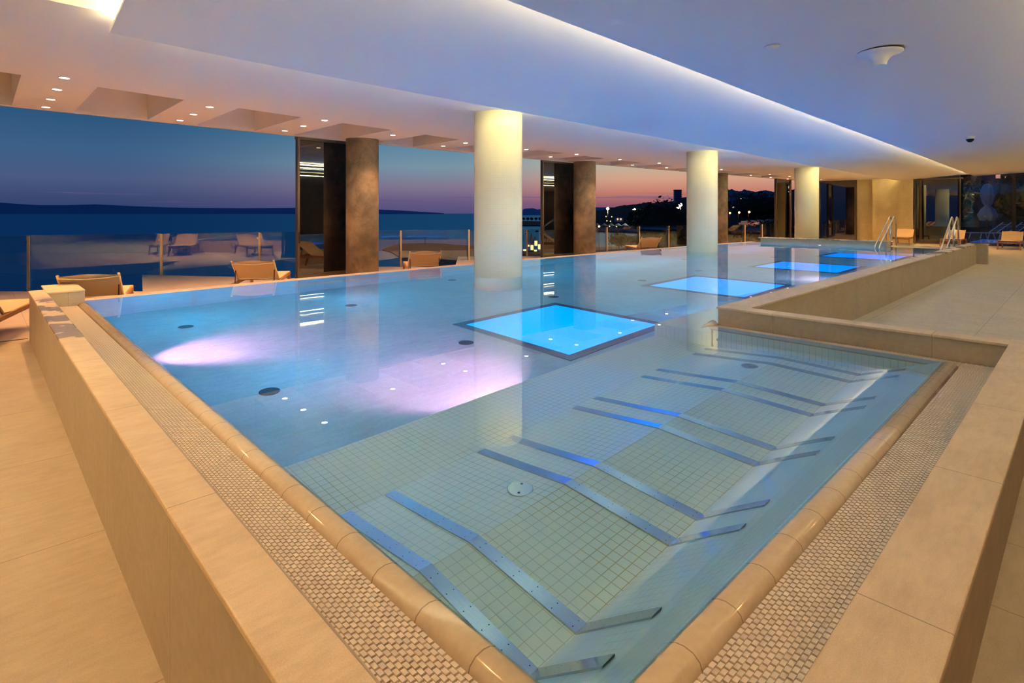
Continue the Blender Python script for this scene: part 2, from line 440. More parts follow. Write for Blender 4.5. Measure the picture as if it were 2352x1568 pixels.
# ---- middle ceiling sail, its left edge over the columns (line A), right edge tucked over line B
LA = [(.84, 6.03), (2.0, 6.14), (3.4, 6.22), (6.0, 6.28), (10, 6.38), (14, 6.42), (19, 6.6), (24, 6.62), (28, 6.66), (34.3, 6.7)]
LB = [(-9, 3.22), (3.1, 3.26), (5.3, 3.30), (9.3, 3.40), (14.6, 3.46), (23, 3.6), (34.3, 3.8)]
LC = -.4
def za(x): return 3.14
def zb(x): return interp([(0, 3.56), (20, 3.52), (34.3, 3.42)], x)
m = MB()
xx = [x for x, _ in LA]
for (a, ya), (b, yb) in zip(LA, LA[1:]):
    n = 8
    for i in range(n):
        def P(x, yA, t):
            y1 = interp(LB, x)-.5; y = yA+(y1-yA)*t
            return (x, y, za(x)+(zb(x)-za(x))*t)
        m.quad(P(a, ya, i/n), P(a, ya, (i+1)/n), P(b, yb, (i+1)/n), P(b, yb, i/n))
    m.quad((a, ya, za(a)), (b, yb, za(b)), (b, yb, za(b)+.03), (a, ya, za(a)+.03))
    m.quad((a, ya, za(a)+.03), (b, yb, za(b)+.03), (b, yb-.4, za(b)+.075), (a, ya-.4, za(a)+.075))
m.quad((.84, LA[0][1], za(1)), (.84, 2.75, zb(1)), (.84, 2.75, zb(1)+.03), (.84, LA[0][1], za(1)+.03))
bmesh.ops.remove_doubles(m.bm, verts=m.bm.verts, dist=1e-5)
o = struct(m.build('ceiling', 'plaster', fix=False))
for f in o.data.polygons: f.use_smooth = False
# ---- right ceiling sail
m = MB(); Z3 = 3.26
def z3(x, t): return Z3+.22*t
for (a, ya), (b, yb) in zip(LB, LB[1:]):
    for i in range(6):
        t0, t1 = i/6, (i+1)/6
        P = lambda x, y, t: (x, y+(LC-.5-y)*t, z3(x, t))
        m.quad(P(a, ya, t0), P(a, ya, t1), P(b, yb, t1), P(b, yb, t0))
    m.quad((a, ya, Z3), (b, yb, Z3), (b, yb, Z3+.03), (a, ya, Z3+.03))
    m.quad((a, ya, Z3+.03), (b, yb, Z3+.03), (b, 2.3, Z3+.14), (a, 2.3, Z3+.14))
bmesh.ops.remove_doubles(m.bm, verts=m.bm.verts, dist=1e-5)
struct(m.build('ceiling', 'plaster', fix=False))
m = MB()
m.box(-9, 34.3, -7, LC, 3.24, 3.27)
struct(m.build('ceiling', 'plaster'))
# LED coves hidden above each sail edge
def cove(x0, x1, y, z, wd=.03):
    mm = MB(); mm.box(x0, x1, y-wd, y+wd, z, z+.02); return mm.build('led_strip', 'cove_led')
def cove_line(tab, dy, z, label, wd=.05):
    r = empty('cove_light', (0, 0, 0)); tag(r, label, 'light')
    mm = MB()
    for (a, ya), (b, yb) in zip(tab, tab[1:]):
        if b <= .84: continue
        mm.bar((a, ya-dy, z), (b, yb-dy, z), wd, .02)
    mm.build('led_strip', 'cove_led', r)
    return r
cove_line(LA, .22, 3.222, 'warm LED strip hidden above the middle ceiling edge over the white columns', .034)
cove_line([(-9, 3.22)]+LB[1:], .34, 3.37, 'warm LED strip hidden above the long right ceiling edge', .058)
r = empty('cove_light', (0, 0, 0)); tag(r, 'warm LED strip above the rearmost ceiling edge, seen only mirrored in the doors', 'light')
mm = MB(); mm.box(-9, 34.3, LC-.3, LC-.24, 3.30, 3.32); mm.build('led_strip', 'cove_led', r)
r = empty('cove_light', (0, 0, 0)); tag(r, 'bright warm LED strip in the open ceiling slot at top left', 'light')
mm = MB(); mm.box(1.35, 1.365, 3.9, 5.2, 3.60, 3.612); mm.build('led_strip', 'cove_led', r)

# ---- walls behind and beside the camera
m = MB(); m.box(-9.2, -9, -7, 9.0, 0, 3.9); struct(m.build('wall_left', 'wall_stone'))
m = MB(); m.box(-9, 34.3, -7.2, -7, 0, 3.9); struct(m.build('wall_rear', 'wall_stone'))
# ---- end wall: window, stone piers, sliding door, glazing
XW = 33.8
m = MB(); m.box(XW+.45, XW+.75, 7.9, 8.75, 0, 3.9); m.box(XW, XW+.3, 6.7, 7.9, 0, 3.9); m.box(XW-.12, XW+.3, 6.12, 6.72, 0, 3.9); m.box(XW+.3, XW+.75, 7.6, 7.9, 0, 3.9)
struct(m.build('wall_end', 'wall_stone'))
m = MB(); m.box(XW+.28, XW+.32, 8.75, 11.0, .05, 3.2); wn = struct(m.build('window_1', 'window_glass'))
m = MB(); m.box(XW+.2, XW+.36, 10.5, 10.6, 0, 3.3); m.box(XW+.2, XW+.36, 8.70, 8.78, 0, 3.3); m.box(XW+.2, XW+.36, 8.7, 11, 0, .06); m.box(XW+.2, XW+.36, 8.7, 11, 3.2, 3.3)
m.build('window_frame', 'bronze_frame', wn)

# dark room behind the end door and window
m = MB(); m.box(XW+1.6, XW+1.8, 4.5, 11.2, 0, 3.6); struct(m.build('wall_lobby', 'dark_metal'))
def door_leaf(root, a, b, ztop, fw=.11, handle_end='b', th=.05, pane='door_glass', z0=.02):
    """sliding glass leaf between plan points a and b"""
    a = Vector((a[0], a[1], 0)); b = Vector((b[0], b[1], 0)); d = (b-a).normalized(); up = Vector((0, 0, 1))
    L = (b-a).length
    f = MB()
    for p in (a+d*fw/2, b-d*fw/2): f.bar(p+up*z0, p+up*ztop, fw, th, up=d)
    f.bar(a+up*(z0+fw/2), b+up*(z0+fw/2), th, fw); f.bar(a+up*(ztop-.03), b+up*(ztop-.03), th, .06)
    f.build('door_frame', 'bronze_frame', root)
    g = MB(); g.bar(a+d*fw+up*(z0+fw), a+d*fw+up*(ztop-.06), .001, .001)
    g = MB(); g.obox((a+b)/2+up*((z0+ztop)/2), d, d.cross(up), up, L/2-fw, .006, (ztop-z0)/2-.05)
    g.build('door_pane', pane, root)
    hp = (b-d*fw/2) if handle_end == 'b' else (a+d*fw/2)
    nrm = d.cross(up)
    if nrm.y > 0: nrm = -nrm
    h = MB(); h.obox(hp+nrm*.035+up*1.07, d, nrm, up, .016, .012, .06); h.bar(hp+nrm*.03+up*1.0, hp+nrm*.09+up*1.0, .018, .018); h.obox(hp+nrm*.09+up*.97, d, nrm, up, .011, .011, .13)
    h.build('door_handle', 'dark_metal', root)

for i, (a, b, he) in enumerate([((5.21, 12.55), (7.2, 12.62), 'a'), ((13.42, 12.58), (15.6, 12.5), 'a'), ((29.5, 11.2), (31.1, 11.0), 'a')]):
    r = struct(empty('door_%d' % (i+1), (0, 0, 0)))
    door_leaf(r, a, b, 3.27, handle_end=he)
r = struct(empty('door_4', (0, 0, 0)))
door_leaf(r, (XW, 6.10), (XW, 5.80), 3.22, fw=.10, handle_end='b', pane='window_glass')
r = struct(empty('door_5', (0, 0, 0)))
door_leaf(r, (XW-.08, 5.88), (XW-.08, 4.18), 3.20, fw=.19, handle_end='b', pane='window_glass')
m = MB(); m.box(XW, XW+.02, -7, 4.2, .06, 3.3); o = struct(m.build('window_2', 'clear_glass'))
m = MB(); m.box(XW-.04, XW+.06, -7, 4.2, 0, .06); m.box(XW-.05, XW+.07, 2.32, 2.44, .06, 3.3); m.box(XW-.05, XW+.07, -1.6, -1.5, .06, 3.3)
m.build('window_frame', 'dark_metal', o)

# ================================================================== POOL SHELL
# outer stone rims
def rim(pts, name, mat='rim_stone'):
    pass
rimL = MB()
rimL.box(.445, .60, .27, 8.87, 0, .578)
rimL.box(.60, .945, 8.55, 9.40, 0, .578)
rimL.box(.60, 5.6, .27, .40, 0, .578)
rimL.box(5.36, 5.52, .40, 2.585, 0, .578)
rimL.box(5.52, 21.8, 2.35, 2.585, 0, .578)
rimL.box(21.52, 21.8, 2.10, 2.35, 0, .578)
rimL.box(21.15, 21.75, 4.55, 8.55, 0, .578)
o = rimL.build('pool_rim', 'rim_stone'); struct(o)
cop = MB()
cop.box(.435, .585, .255, 8.87, .58, .60); cop.box(.585, .947, 8.54, 9.41, .58, .60); cop.box(.585, 5.60, .21, .405, .58, .60)
cop.box(5.345, 5.53, .405, 2.60, .58, .60); cop.box(5.53, 21.85, 2.33, 2.60, .58, .60)
cop.box(21.1, 21.8, 4.5, 8.62, .58, .60); cop.box(21.50, 21.85, 2.08, 2.33, .58, .60)
o = cop.build('coping', 'coping_stone', bevel=.004); struct(o)

# underwater shell of the main basin
BX0, BX1, BY0 = .96, 21.1, 3.25
D1 = WZ-1.37
m = MB(); uv = m.bm.loops.layers.uv.verify()
infp = [p for p in INF]
fl = [(BX0, BY0), (5.24, BY0), (5.24, 2.6), (BX1, 2.6)]+[(BX1, 8.72)]+[(x, y) for x, y in reversed(infp[:-1])][:-1]+[(BX0, 8.8)]
m.bm.faces.new([m.bm.verts.new((x, y, D1)) for x, y in fl])
struct(m.build('pool_floor', 'pool_floor_stone'))
m = MB()
loop = fl
for i in range(len(loop)):
    (x0, y0), (x1, y1) = loop[i], loop[(i+1) % len(loop)]
    if i in (0, 1): continue           # bench riser is part of the bench
    top = WZ-.004
    if i == 3: top = .2
    m.quad((x0, y0, D1), (x1, y1, D1), (x1, y1, top), (x0, y0, top))
struct(m.build('pool_wall', 'pool_floor_stone', fix=False))
# entry steps at the far end
m = MB(); m.box(20.1, 21.1, 2.65, 4.45, D1, .05); m.box(19.4, 20.1, 2.65, 4.45, D1, -.35); m.box(21.1, 22.9, 2.6, 4.5, 0, .42)
struct(m.build('pool_entry_step', 'deck_stone_right'))
# infinity lip
m = MB()
for (x0, y0), (x1, y1) in zip(INF, INF[1:]):
    if x0 < .947: x0 = .947
    m.quad((x0, y0-.005, WZ-.01), (x1, y1-.005, WZ-.01), (x1, y1+.01, WZ+.004), (x0, y0+.01, WZ+.004))
    m.quad((x0, y0+.01, WZ+.004), (x1, y1+.01, WZ+.004), (x1, y1+.17, WZ+.012), (x0, y0+.17, WZ+.012))
    m.quad((x0, y0+.17, WZ+.012), (x1, y1+.17, WZ+.012), (x1, y1+.17, -.01), (x0, y0+.17, -.01))
struct(m.build('pool_lip', 'terrace_stone', fix=False))

# tiled massage bench basin (profile swept along x)
prof = [(3.25, D1-WZ), (3.25, -.90), (3.22, -.895), (2.60, -.862), (1.90, -.675), (1.29, -.727), (.975, -.340), (.93, -.275), (.885, -.20), (.84, -.125), (.80, -.062), (.775, -.025), (.755, -.003)]
m = MB(); uv = m.bm.loops.layers.uv.verify()
arc = [0]
for (ya, za_), (yb, zb_) in zip(prof, prof[1:]): arc.append(arc[-1]+math.hypot(yb-ya, zb_-za_))
for i in range(len(prof)-1):
    (ya, z1_), (yb, z2_) = prof[i], prof[i+1]
    f = m.quad((BX0, ya, WZ+z1_), (5.24, ya, WZ+z1_), (5.24, yb, WZ+z2_), (BX0, yb, WZ+z2_))
    for lp, c in zip(f.loops, ((BX0, arc[i]), (5.24, arc[i]), (5.24, arc[i+1]), (BX0, arc[i+1]))): lp[uv].uv = c
# side walls of the annex, tiled
for X in (BX0,):
    f = m.quad((X, .755, D1), (X, 3.25, D1), (X, 3.25, WZ-.003), (X, .755, WZ-.003))
    for lp, c in zip(f.loops, ((.755, D1), (3.25, D1), (3.25, WZ), (.755, WZ))): lp[uv].uv = c
struct(m.build('massage_bench_basin', 'bench_mosaic', fix=False))
m = MB(); m.quad((5.20, .72, WZ-.13), (5.20, 2.6, WZ-.13), (5.20, 2.6, WZ-.004), (5.20, .72, WZ-.004)); m.quad((5.20, .72, WZ-.13), (5.20, 2.6, WZ-.13), (5.28, 2.6, WZ-.13), (5.28, .72, WZ-.13)); m.quad((5.20, 2.6, WZ-.13), (5.36, 2.6, WZ-.13), (5.36, 2.6, WZ-.004), (5.20, 2.6, WZ-.004))
struct(m.build('pool_wall', 'stone_band', fix=False))
m = MB(); m.box(5.25, 5.36, .72, 2.585, D1, WZ-.135); m.box(5.24, 9.0, 2.60, 3.24, D1, WZ-.365)
bmesh.ops.recalc_face_normals(m.bm, faces=m.bm.faces); uv = m.bm.loops.layers.uv.verify()
for f in m.bm.faces:
    nx = abs(f.normal.x); nz = abs(f.normal.z)
    for lp in f.loops:
        c = lp.vert.co; lp[uv].uv = (c.x, c.y) if nz > .5 else ((c.y, c.z) if nx > .5 else (c.x, c.z))
struct(m.build('pool_shelf', 'bench_mosaic'))

# water surface
m = MB()
wl = [(BX0-.02, .735), (5.24, .735), (5.24, 3.0), (5.3, 2.6), (BX1+.0, 2.6)]+[(BX1, 8.72)]+[(x, y) for x, y in reversed(infp[:-1])][:-1]+[(BX0-.02, 8.8)]
wl = [(BX0-.02, .735), (5.20, .735), (5.20, 2.6), (BX1, 2.6)]+[(BX1, 8.72)]+[(x, y) for x, y in reversed(infp[:-1])][:-1]+[(BX0-.02, 8.8)]
f = m.bm.faces.new([m.bm.verts.new((x, y, WZ)) for x, y in wl])
o = struct(m.build('pool_water', 'pool_water', fix=False))
if o.data.polygons[0].normal.z < 0:
    o.data.flip_normals()

# bullnose overflow edge
def bullnose(path, mat, label):
    r = .052
    mm = MB()
    prof = [(-r*1.0, -.07), (-r*1.0, -.03), (-r*.85, -.008), (-r*.5, .006), (0, .010), (r*.45, .006), (r*.8, -.006), (r*1.0, -.03), (r, -.12)]
    (x0, y0), (x1, y1), (nx, ny) = path      # n = outward direction
    rows = []
    for (x, y) in ((x0, y0), (x1, y1)):
        rows.append([mm.bm.verts.new((x-nx*q, y-ny*q, WZ+z)) for q, z in prof])
    for i in range(len(prof)-1):
        f = mm.bm.faces.new((rows[0][i], rows[0][i+1], rows[1][i+1], rows[1][i])); f.smooth = True
    mm.bm.faces.new(rows[0]); mm.bm.faces.new(list(reversed(rows[1])))
    o = mm.build('bullnose_edge', mat)
    return tag(o, label, 'pool edge')
# q positive = towards the water
bullnose(((.925, .70), (.925, 8.56), (-1, 0)), 'bullnose_left', 'glossy rounded stone overflow edge along the left side of the pool')
bullnose(((.985, .720), (5.19, .720), (0, -1)), 'bullnose_right', 'glossy rounded stone overflow edge behind the massage bench backrests')
m = MB(); m.tube([(5.10, 2.63, WZ-.035), (5.22, 2.63, WZ-.022), (5.345, 2.63, WZ-.012)], [.012, .038, .046], 16)
tag(m.build('bullnose_edge', 'bullnose_right'), 'short rounded stone end piece of pool edge at the inner rim corner', 'pool edge')

# overflow channel and gratings
m = MB(); m.box(.60, .885, .40, 8.55, .25, .33); m.box(.60, 5.345, .40, .67, .25, .33); m.box(5.205, 5.36, .40, 2.59, .25, .33)
struct(m.build('overflow_channel', 'channel'))
def grating(x0, x1, y0, y1, along, label, pitch=.0135, cell=.0150):
    """along = axis of the run; bars cross it, staggered knuckles link neighbouring bars"""
    mm = MB(); zt = WZ-.012
    if along == 'y': L0, L1, W0, W1 = y0, y1, x0, x1
    else: L0, L1, W0, W1 = x0, x1, y0, y1
    n = int((L1-L0)/pitch); k = max(2, round((W1-W0)/cell)); cw = (W1-W0)/k
    def bx(l0, l1, w0, w1, za_, zb_):
        if along == 'y': mm.box(w0, w1, l0, l1, za_, zb_)
        else: mm.box(l0, l1, w0, w1, za_, zb_)
    for i in range(n):
        l = L0+i*pitch
        bx(l, l+pitch*.36, W0, W1, zt-.022, zt-.004)
        for j in range(k):
            if (i+j) % 2 == 0:
                bx(l-.002, l+pitch*.98, W0+j*cw+.0012, W0+(j+1)*cw-.0012, zt-.016, zt)
            else:
                bx(l+.0005, l+pitch*.42, W0+j*cw+.001, W0+(j+1)*cw-.001, zt-.012, zt-.001)
    return tag(mm.build('overflow_grating', 'grate_plastic', fix=False), label, 'drain grating')
grating(.588, .868, .69, 8.54, 'y', 'beige interlocking plastic overflow grating along the left pool rim')
grating(.588, 5.195, .405, .662, 'x', 'beige interlocking plastic overflow grating along the right pool rim behind the bench')
grating(5.205, 5.345, .672, 2.60, 'y', 'narrow beige plastic overflow grating at the foot of the inner stone wall')
grating(5.205, 5.345, .405, .665, 'x', 'small beige corner piece of plastic grating where two gratings meet')

# steel massage strips
SX = [(1.33, 'nearest the camera'), (1.59, ''), (2.235, ''), (2.48, ''), (3.135, ''), (3.375, ''), (4.015, ''), (4.25, ''), (4.89, ''), (5.115, '')]
names = ['first massage bench beside the left pool edge', 'second massage bench, nearest the round steel cap',
         'middle massage bench of the five', 'fourth massage bench, beside the farther round fitting', 'farthest massage bench beside the inner stone wall']
sprof = [(2.60, -.86), (1.93, -.675), (1.87, -.668), (1.80, -.670), (1.34, -.722), (1.285, -.722), (1.25, -.69), (.975, -.335)]
sprof = [(2.60, -.858), (1.90, -.670), (1.29, -.722), (.975, -.335)]
for i, (X, _) in enumerate(SX):
    mm = MB(); uv = mm.bm.loops.layers.uv.verify(); hw = .031; a0 = 0
    e = .008
    for (ya, z1_), (yb, z2_) in zip(sprof, sprof[1:]):
        L = math.hypot(yb-ya, z2_-z1_)
        A = [(X-hw, ya, WZ+z1_+e), (X+hw, ya, WZ+z1_+e), (X+hw, yb, WZ+z2_+e), (X-hw, yb, WZ+z2_+e)]
        f = mm.quad(*A)
        for lp, c in zip(f.loops, ((-hw, a0), (hw, a0), (hw, a0+L), (-hw, a0+L))): lp[uv].uv = c
        for s_ in (0, 1):
            p, q = (A[0], A[3]) if s_ == 0 else (A[1], A[2])
            mm.quad(p, q, (q[0], q[1], q[2]-.02), (p[0], p[1], p[2]-.02))
        a0 += L
    mm.quad((X-hw, 2.60, WZ-.85), (X+hw, 2.60, WZ-.85), (X+hw, 2.60, WZ-.88), (X-hw, 2.60, WZ-.88))
    o = mm.build('massage_strip', 'brushed_steel', fix=False)
    side = 'left' if i % 2 == 0 else 'right'
    tag(o, side+' steel strip of the '+names[i//2], 'massage strip', 'steel strips set in the underwater massage benches')
def disc(x, y, z, r, mat, name, label, cat, group=None, h=.012):
    root = empty(name, (x, y, z)); tag(root, label, cat, group)
    q = MB(); q.lathe([(r, 0), (r, h*.7), (r*.94, h)], seg=36); q.build('cap', mat, root)
    for s_ in (-1, 1):
        q = MB(); q.lathe([(.007, h), (.007, h+.002)], (s_*r*.5, s_*r*.35, 0), seg=10)
        q.build('screw', 'fitting_dark', root)
    return root
disc(2.03, 2.05, WZ-.715, .068, 'chrome', 'drain_cap', 'round steel cap with two screws between the first and second massage benches', 'drain cap', h=.02)
disc(4.72, 2.0, WZ-.70, .068, 'chrome', 'drain_cap', 'round steel cap in bench tiles between fourth and farthest massage benches', 'drain cap', h=.02)
for x, y, lb in [(1.813, 7.586, 'dark round floor inlet nearest the far left pool corner'), (3.936, 7.488, 'dark round floor inlet left of nearest white column, towards the infinity edge'),
                 (1.803, 4.88, 'dark round floor inlet left of the pink light beams, near left pool edge'), (3.942, 4.841, 'dark round floor inlet just left of the nearest blue light panel'),
                 (6.61, 5.92, 'dark round floor inlet just beyond the far corner of nearest blue panel'), (6.57, 8.5, 'dark round floor inlet behind nearest white column at infinity edge'),
                 (9.127, 5.914, 'dark round floor inlet left of the second blue light panel'), (11.3, 5.9, 'dark round floor inlet beyond the second blue light panel'),
                 (13.4, 7.4, 'dark round floor inlet between middle white column and infinity edge'), (15.7, 6.0, 'dark round floor inlet beyond the third blue light panel')]:
    disc(x, y, D1+.001, .085, 'fitting_dark', 'floor_inlet', lb, 'pool inlet', 'round inlets in the pool floor', h=.01)

# blue light panels in the pool floor
PN = ['nearest glowing blue square glass light panel in the pool floor', 'second glowing blue light panel, pink light crossing it, beyond middle column reflection',
      'third glowing blue light panel, in front of the end column reflection', 'farthest glowing blue light panel near the entry handrails']
for (cx_, cy_), lb in zip([(5.28, 4.60), (9.5, 4.60), (13.75, 4.50), (17.75, 4.35)], PN):
    r = empty('floor_light_panel', (cx_, cy_, D1)); tag(r, lb, 'light panel', 'blue light panels in the pool floor')
    h = .97; g = .85
    q = MB()
    q.box(-h, h, g, h, .001, .03); q.box(-h, h, -h, -g, .001, .03); q.box(-h, -g, -g, g, .001, .03); q.box(g, h, -g, g, .001, .03)
    q.build('panel_frame', 'panel_frame', r)
    q = MB(); q.box(-g, g, -g, g, .001, .015); q.build('light_glass', 'blue_light_glass', r)

# underwater spotlights
def uw_light(x, y, z, dx, dy, label, power, ang=44, tilt=-.42, color=POOL_PINK):
    r = empty('underwater_spotlight', (x, y, z)); tag(r, label, 'pool light', 'underwater spotlights in the pool walls')
    ax = Vector((dx, dy, 0)); side = Vector((-dy, dx, 0))
    q = MB(); q.tube([(-dx*.005, -dy*.005, 0), (dx*.012, dy*.012, 0)], .075, 24); q.build('bezel', 'chrome', r)
    q = MB(); q.tube([(dx*.012, dy*.012, 0), (dx*.016, dy*.016, 0)], .05, 24); q.build('lens', 'pink_lens', r)
    lamp('spot', 'SPOT', (x+dx*.06, y+dy*.06, z), power*4.7, color, aim=(x+dx*1.05, y+dy*1.05, z+tilt), size=.04, angle=ang, blend=1.0)
    return r

# ================================================================== COLUMNS
for (x, y), lb in zip([(6.62, 7.24), (15.0, 7.72), (23.5, 7.72)],
                      ['nearest white mosaic-clad round column standing in the pool', 'middle white mosaic-clad round column standing in the pool', 'farthest white round column behind the end rim of the pool']):
    z0 = D1 if x < 21 else 0
    q = MB(); q.lathe([(.425, 0), (.425, 3.30-z0)], seg=64, uvs=.425)
    o = q.build('white_column', 'column_mosaic', fix=False); o.location = (x, y, z0)
    tag(o, lb, 'column', 'white mosaic columns')
for (x, y), lb in zip([(6.62, 12.05), (15.05, 12.05), (24.0, 11.55)],
                      ['dark rough concrete round column beside the nearest sliding door', 'dark rough concrete round column beside the second sliding door',
                       'dark rough concrete round column partly hidden behind middle white column']):
    q = MB(); q.lathe([(.38, 0), (.38, 3.285)], seg=64, uvs=.38)
    o = q.build('concrete_column', 'rough_concrete', fix=False); o.location = (x, y, 0)
    tag(o, lb, 'column', 'dark concrete columns')

# ================================================================== DOWNLIGHTS
DL = [(.80, (9.15, 10.08, 11.03, 11.9)), (2.74, (10.02, 10.97, 11.87)), (4.70, (9.98, 10.93, 11.86)), (6.71, (10.84,)), (8.77, (10.8, 11.72)), (10.9, (10.77, 11.7)),
      (12.9, (10.64, 11.68)), (15.19, (10.69,)), (17.3, (10.51, 11.62)), (19.33, (10.4, 11.42)), (21.72, (10.35, 11.3)), (26.1, (10.14, 11.0)), (28.3, (10.07, 10.95)), (30.4, (9.95, 10.9)), (32.2, (9.86,))]
ordw = ['first', 'second', 'third', 'fourth', 'fifth', 'sixth', 'seventh', 'eighth', 'ninth', 'tenth', 'eleventh', 'twelfth', 'thirteenth', 'fourteenth', 'fifteenth']
proto_dl = None
def downlight(x, y, z, lb, grp='recessed downlights in the terrace soffit'):
    global proto_dl
    if proto_dl is None:
        r = empty('downlight', (x, y, z))
        q = MB(); q.lathe([(.066, -.001), (.066, -.006), (.056, -.008), (.054, -.003)], seg=24); q.build('bezel', 'white_paint', r)
        q = MB(); q.lathe([(.053, -.002), (.053, -.005)], seg=20); q.build('lens', 'downlight_glow', r)
        proto_dl = r
    else:
        r = copy_tree(proto_dl); r.location = (x, y, z)
    tag(r, lb, 'downlight', grp); return r
for i, (x, ys) in enumerate(DL):
    for j, y in enumerate(ys):
        pos_ = {0: 'innermost', len(ys)-1: 'outermost'}.get(j, ['', 'second from inside', 'third from inside'][min(j, 2)])
        if len(ys) == 1: pos_ = 'single'
        downlight(x, y, ZC, '%s glowing downlight in the %s soffit row counted from the left' % (pos_, ordw[i]))
        lamp('downlight_lamp', 'SPOT', (x, y, ZC-.03), L_DOWN, WARM, aim=(x, y, 0), size=.04, angle=115, blend=.7)

# unseen warm fill lamps, added for the room's ambient light
for x, y, p in [(-.9, 1.5, 1.0), (-.9, 3.6, 1.0), (-.9, 5.7, 1.0), (-.9, 7.8, 1.0), (-3.0, 2.5, .6), (-3.0, 5.5, .6), (.6, -1.2, .5), (3.2, -1.6, .5), (7.0, -1.6, .7), (12, -1.6, .8), (18, -1.6, .9), (24, -1.6, 1.1), (29, -1.6, 1.1), (29.5, 2.2, 1.9), (31.5, 5.2, 2.4), (31.5, 7.6, 1.8)]:
    lamp('room_fill_lamp', 'SPOT', (x, y, 3.10), L_ROOM_FILL*p, WARM, aim=(x, y, 0), size=.05, angle=120, blend=.8)

# pool lamps
Z_SP = D1+.42
uw_light(3.15, 3.28, D1+.31, 0, 1, 'pink-white underwater spotlight in bench riser, its beam fanning over the floor', 95, ang=120, tilt=-.36)
uw_light(.965, 6.35, D1+.40, 1, 0, 'pink-white underwater spotlight in left pool wall, its beam crossing the floor', 75, ang=84, tilt=-.36)
uw_light(11.6, 2.62, D1+.40, 0, 1, 'pink-white underwater spotlight in right wall beside the second blue panel', 60, ang=60)
uw_light(19.3, 2.62, D1+.40, 0, 1, 'pink-white underwater spotlight in right wall near the entry steps', 60, ang=60)
uw_light(21.08, 6.5, D1+.9, -1, 0, 'pink-white underwater spotlight in the far end wall, seen as bright spot', 40, ang=60)
# blue fill added to the basin: unseen point lamps without fittings
for x, y, z, p in [(x_, 7.9, .25, 1) for x_ in (2.0, 4.2, 8.6, 10.8, 13.0, 17.2, 19.4)]+[(2.2, 5.2, .1, .5), (7.0, 3.3, .1, .8), (11.6, 3.3, .1, .8), (15.8, 3.3, .1, .8), (19.6, 5.4, .1, .7)]:
    lamp('pool_fill_lamp', 'POINT', (x, y, z-.35), L_POOL_FILL*p, POOL_BLUE, size=0)

# ================================================================== LOUNGERS
def lounger_mesh(root):
    W = .34; Z = .36
    # frame: local x across, local y towards the foot, origin under the head end of the backrest
    for sx in (-1, 1):
        q = MB(); q.bar((sx*W, .0, Z-.05), (sx*W, 1.92, Z-.03), .035, .06); q.build('side_rail', 'teak', root, bevel=.006)
        for y0, y1 in ((.12, .0), (1.74, 1.90)):
            q = MB(); q.bar((sx*W, y0, Z-.02), (sx*(W+.01), y1, 0), .045, .05, up=(1, 0, 0)); q.build('leg', 'teak', root, bevel=.005)
    for y in (.05, 1.86):
        q = MB(); q.bar((-W, y, Z-.07), (W, y, Z-.07), .03, .055); q.build('cross_rail', 'teak', root)
    q = MB()
    n = 12
    for i in range(n):           # seat sling, slight sag
        y0 = .62+1.28*i/n; y1 = .62+1.28*(i+1)/n
        z0 = Z+.005-.02*math.sin(PI*i/n); z1 = Z+.005-.02*math.sin(PI*(i+1)/n)
        q.quad((-W-.005, y0, z0), (W+.005, y0, z0), (W+.005, y1, z1), (-W-.005, y1, z1))
        q.quad((-W-.005, y0, z0-.012), (W+.005, y0, z0-.012), (W+.005, y1, z1-.012), (-W-.005, y1, z1-.012))
    q.build('seat_sling', 'sling_fabric', root, fix=False)
    hy, hz = .62, Z; ty, tz = .14, .72   # hinge and top of the backrest
    b = MB()
    for sx in (-1, 1): b.tube([(sx*(W-.01), hy, hz), (sx*(W-.01), ty, tz)], .014, 8)
    pts = [(-(W-.01)+2*(W-.01)*t/10, ty+.02+.035*math.sin(PI*t/10), tz-.035-.03*math.sin(PI*t/10)) for t in range(11)]
    b.tube(pts, .011, 8)
    bk = b.build('backrest', 'sling_frame', root)
    q = MB(); n = 8
    d = Vector((0, ty-hy, tz-hz)); nr = Vector((0, -(tz-hz), (ty-hy))).normalized()
    for i in range(n):
        for j in range(8):
            def P(u, v):
                c = .022*math.sin(PI*v)*math.sin(PI*u) if True else 0
                top = .012*math.cos(PI*2*(v-.5))-.012 if u > .99 else 0
                p = Vector(((v*2-1)*(W+.004), hy, hz))+d*u+nr*(c-.012)+Vector((0, 0, top))
                return p
            q.quad(P(i/n, j/8), P(i/n, (j+1)/8), P((i+1)/n, (j+1)/8), P((i+1)/n, j/8))
    sl = q.build('back_sling', 'sling_fabric', bk, fix=False)
    for f in sl.data.polygons: f.use_smooth = True
    for sx in (-1, 1):
        q = MB(); q.bar((sx*(W-.015)-.0, hy, hz+.012), (sx*(W-.015), ty, tz+.012), .03, .004); q.build('edge_band', 'sling_frame', bk)
    q = MB(); q.tube([(-W+.03, .30, Z-.02), (-W+.03, .34, Z+.19)], .008, 6); q.build('stay', 'dark_metal', root)
    q = MB(); q.tube([(W-.03, .30, Z-.02), (W-.03, .34, Z+.19)], .008, 6); q.build('stay', 'dark_metal', root)
lg = empty('sun_lounger', (0, 0, 0)); lounger_mesh(lg)
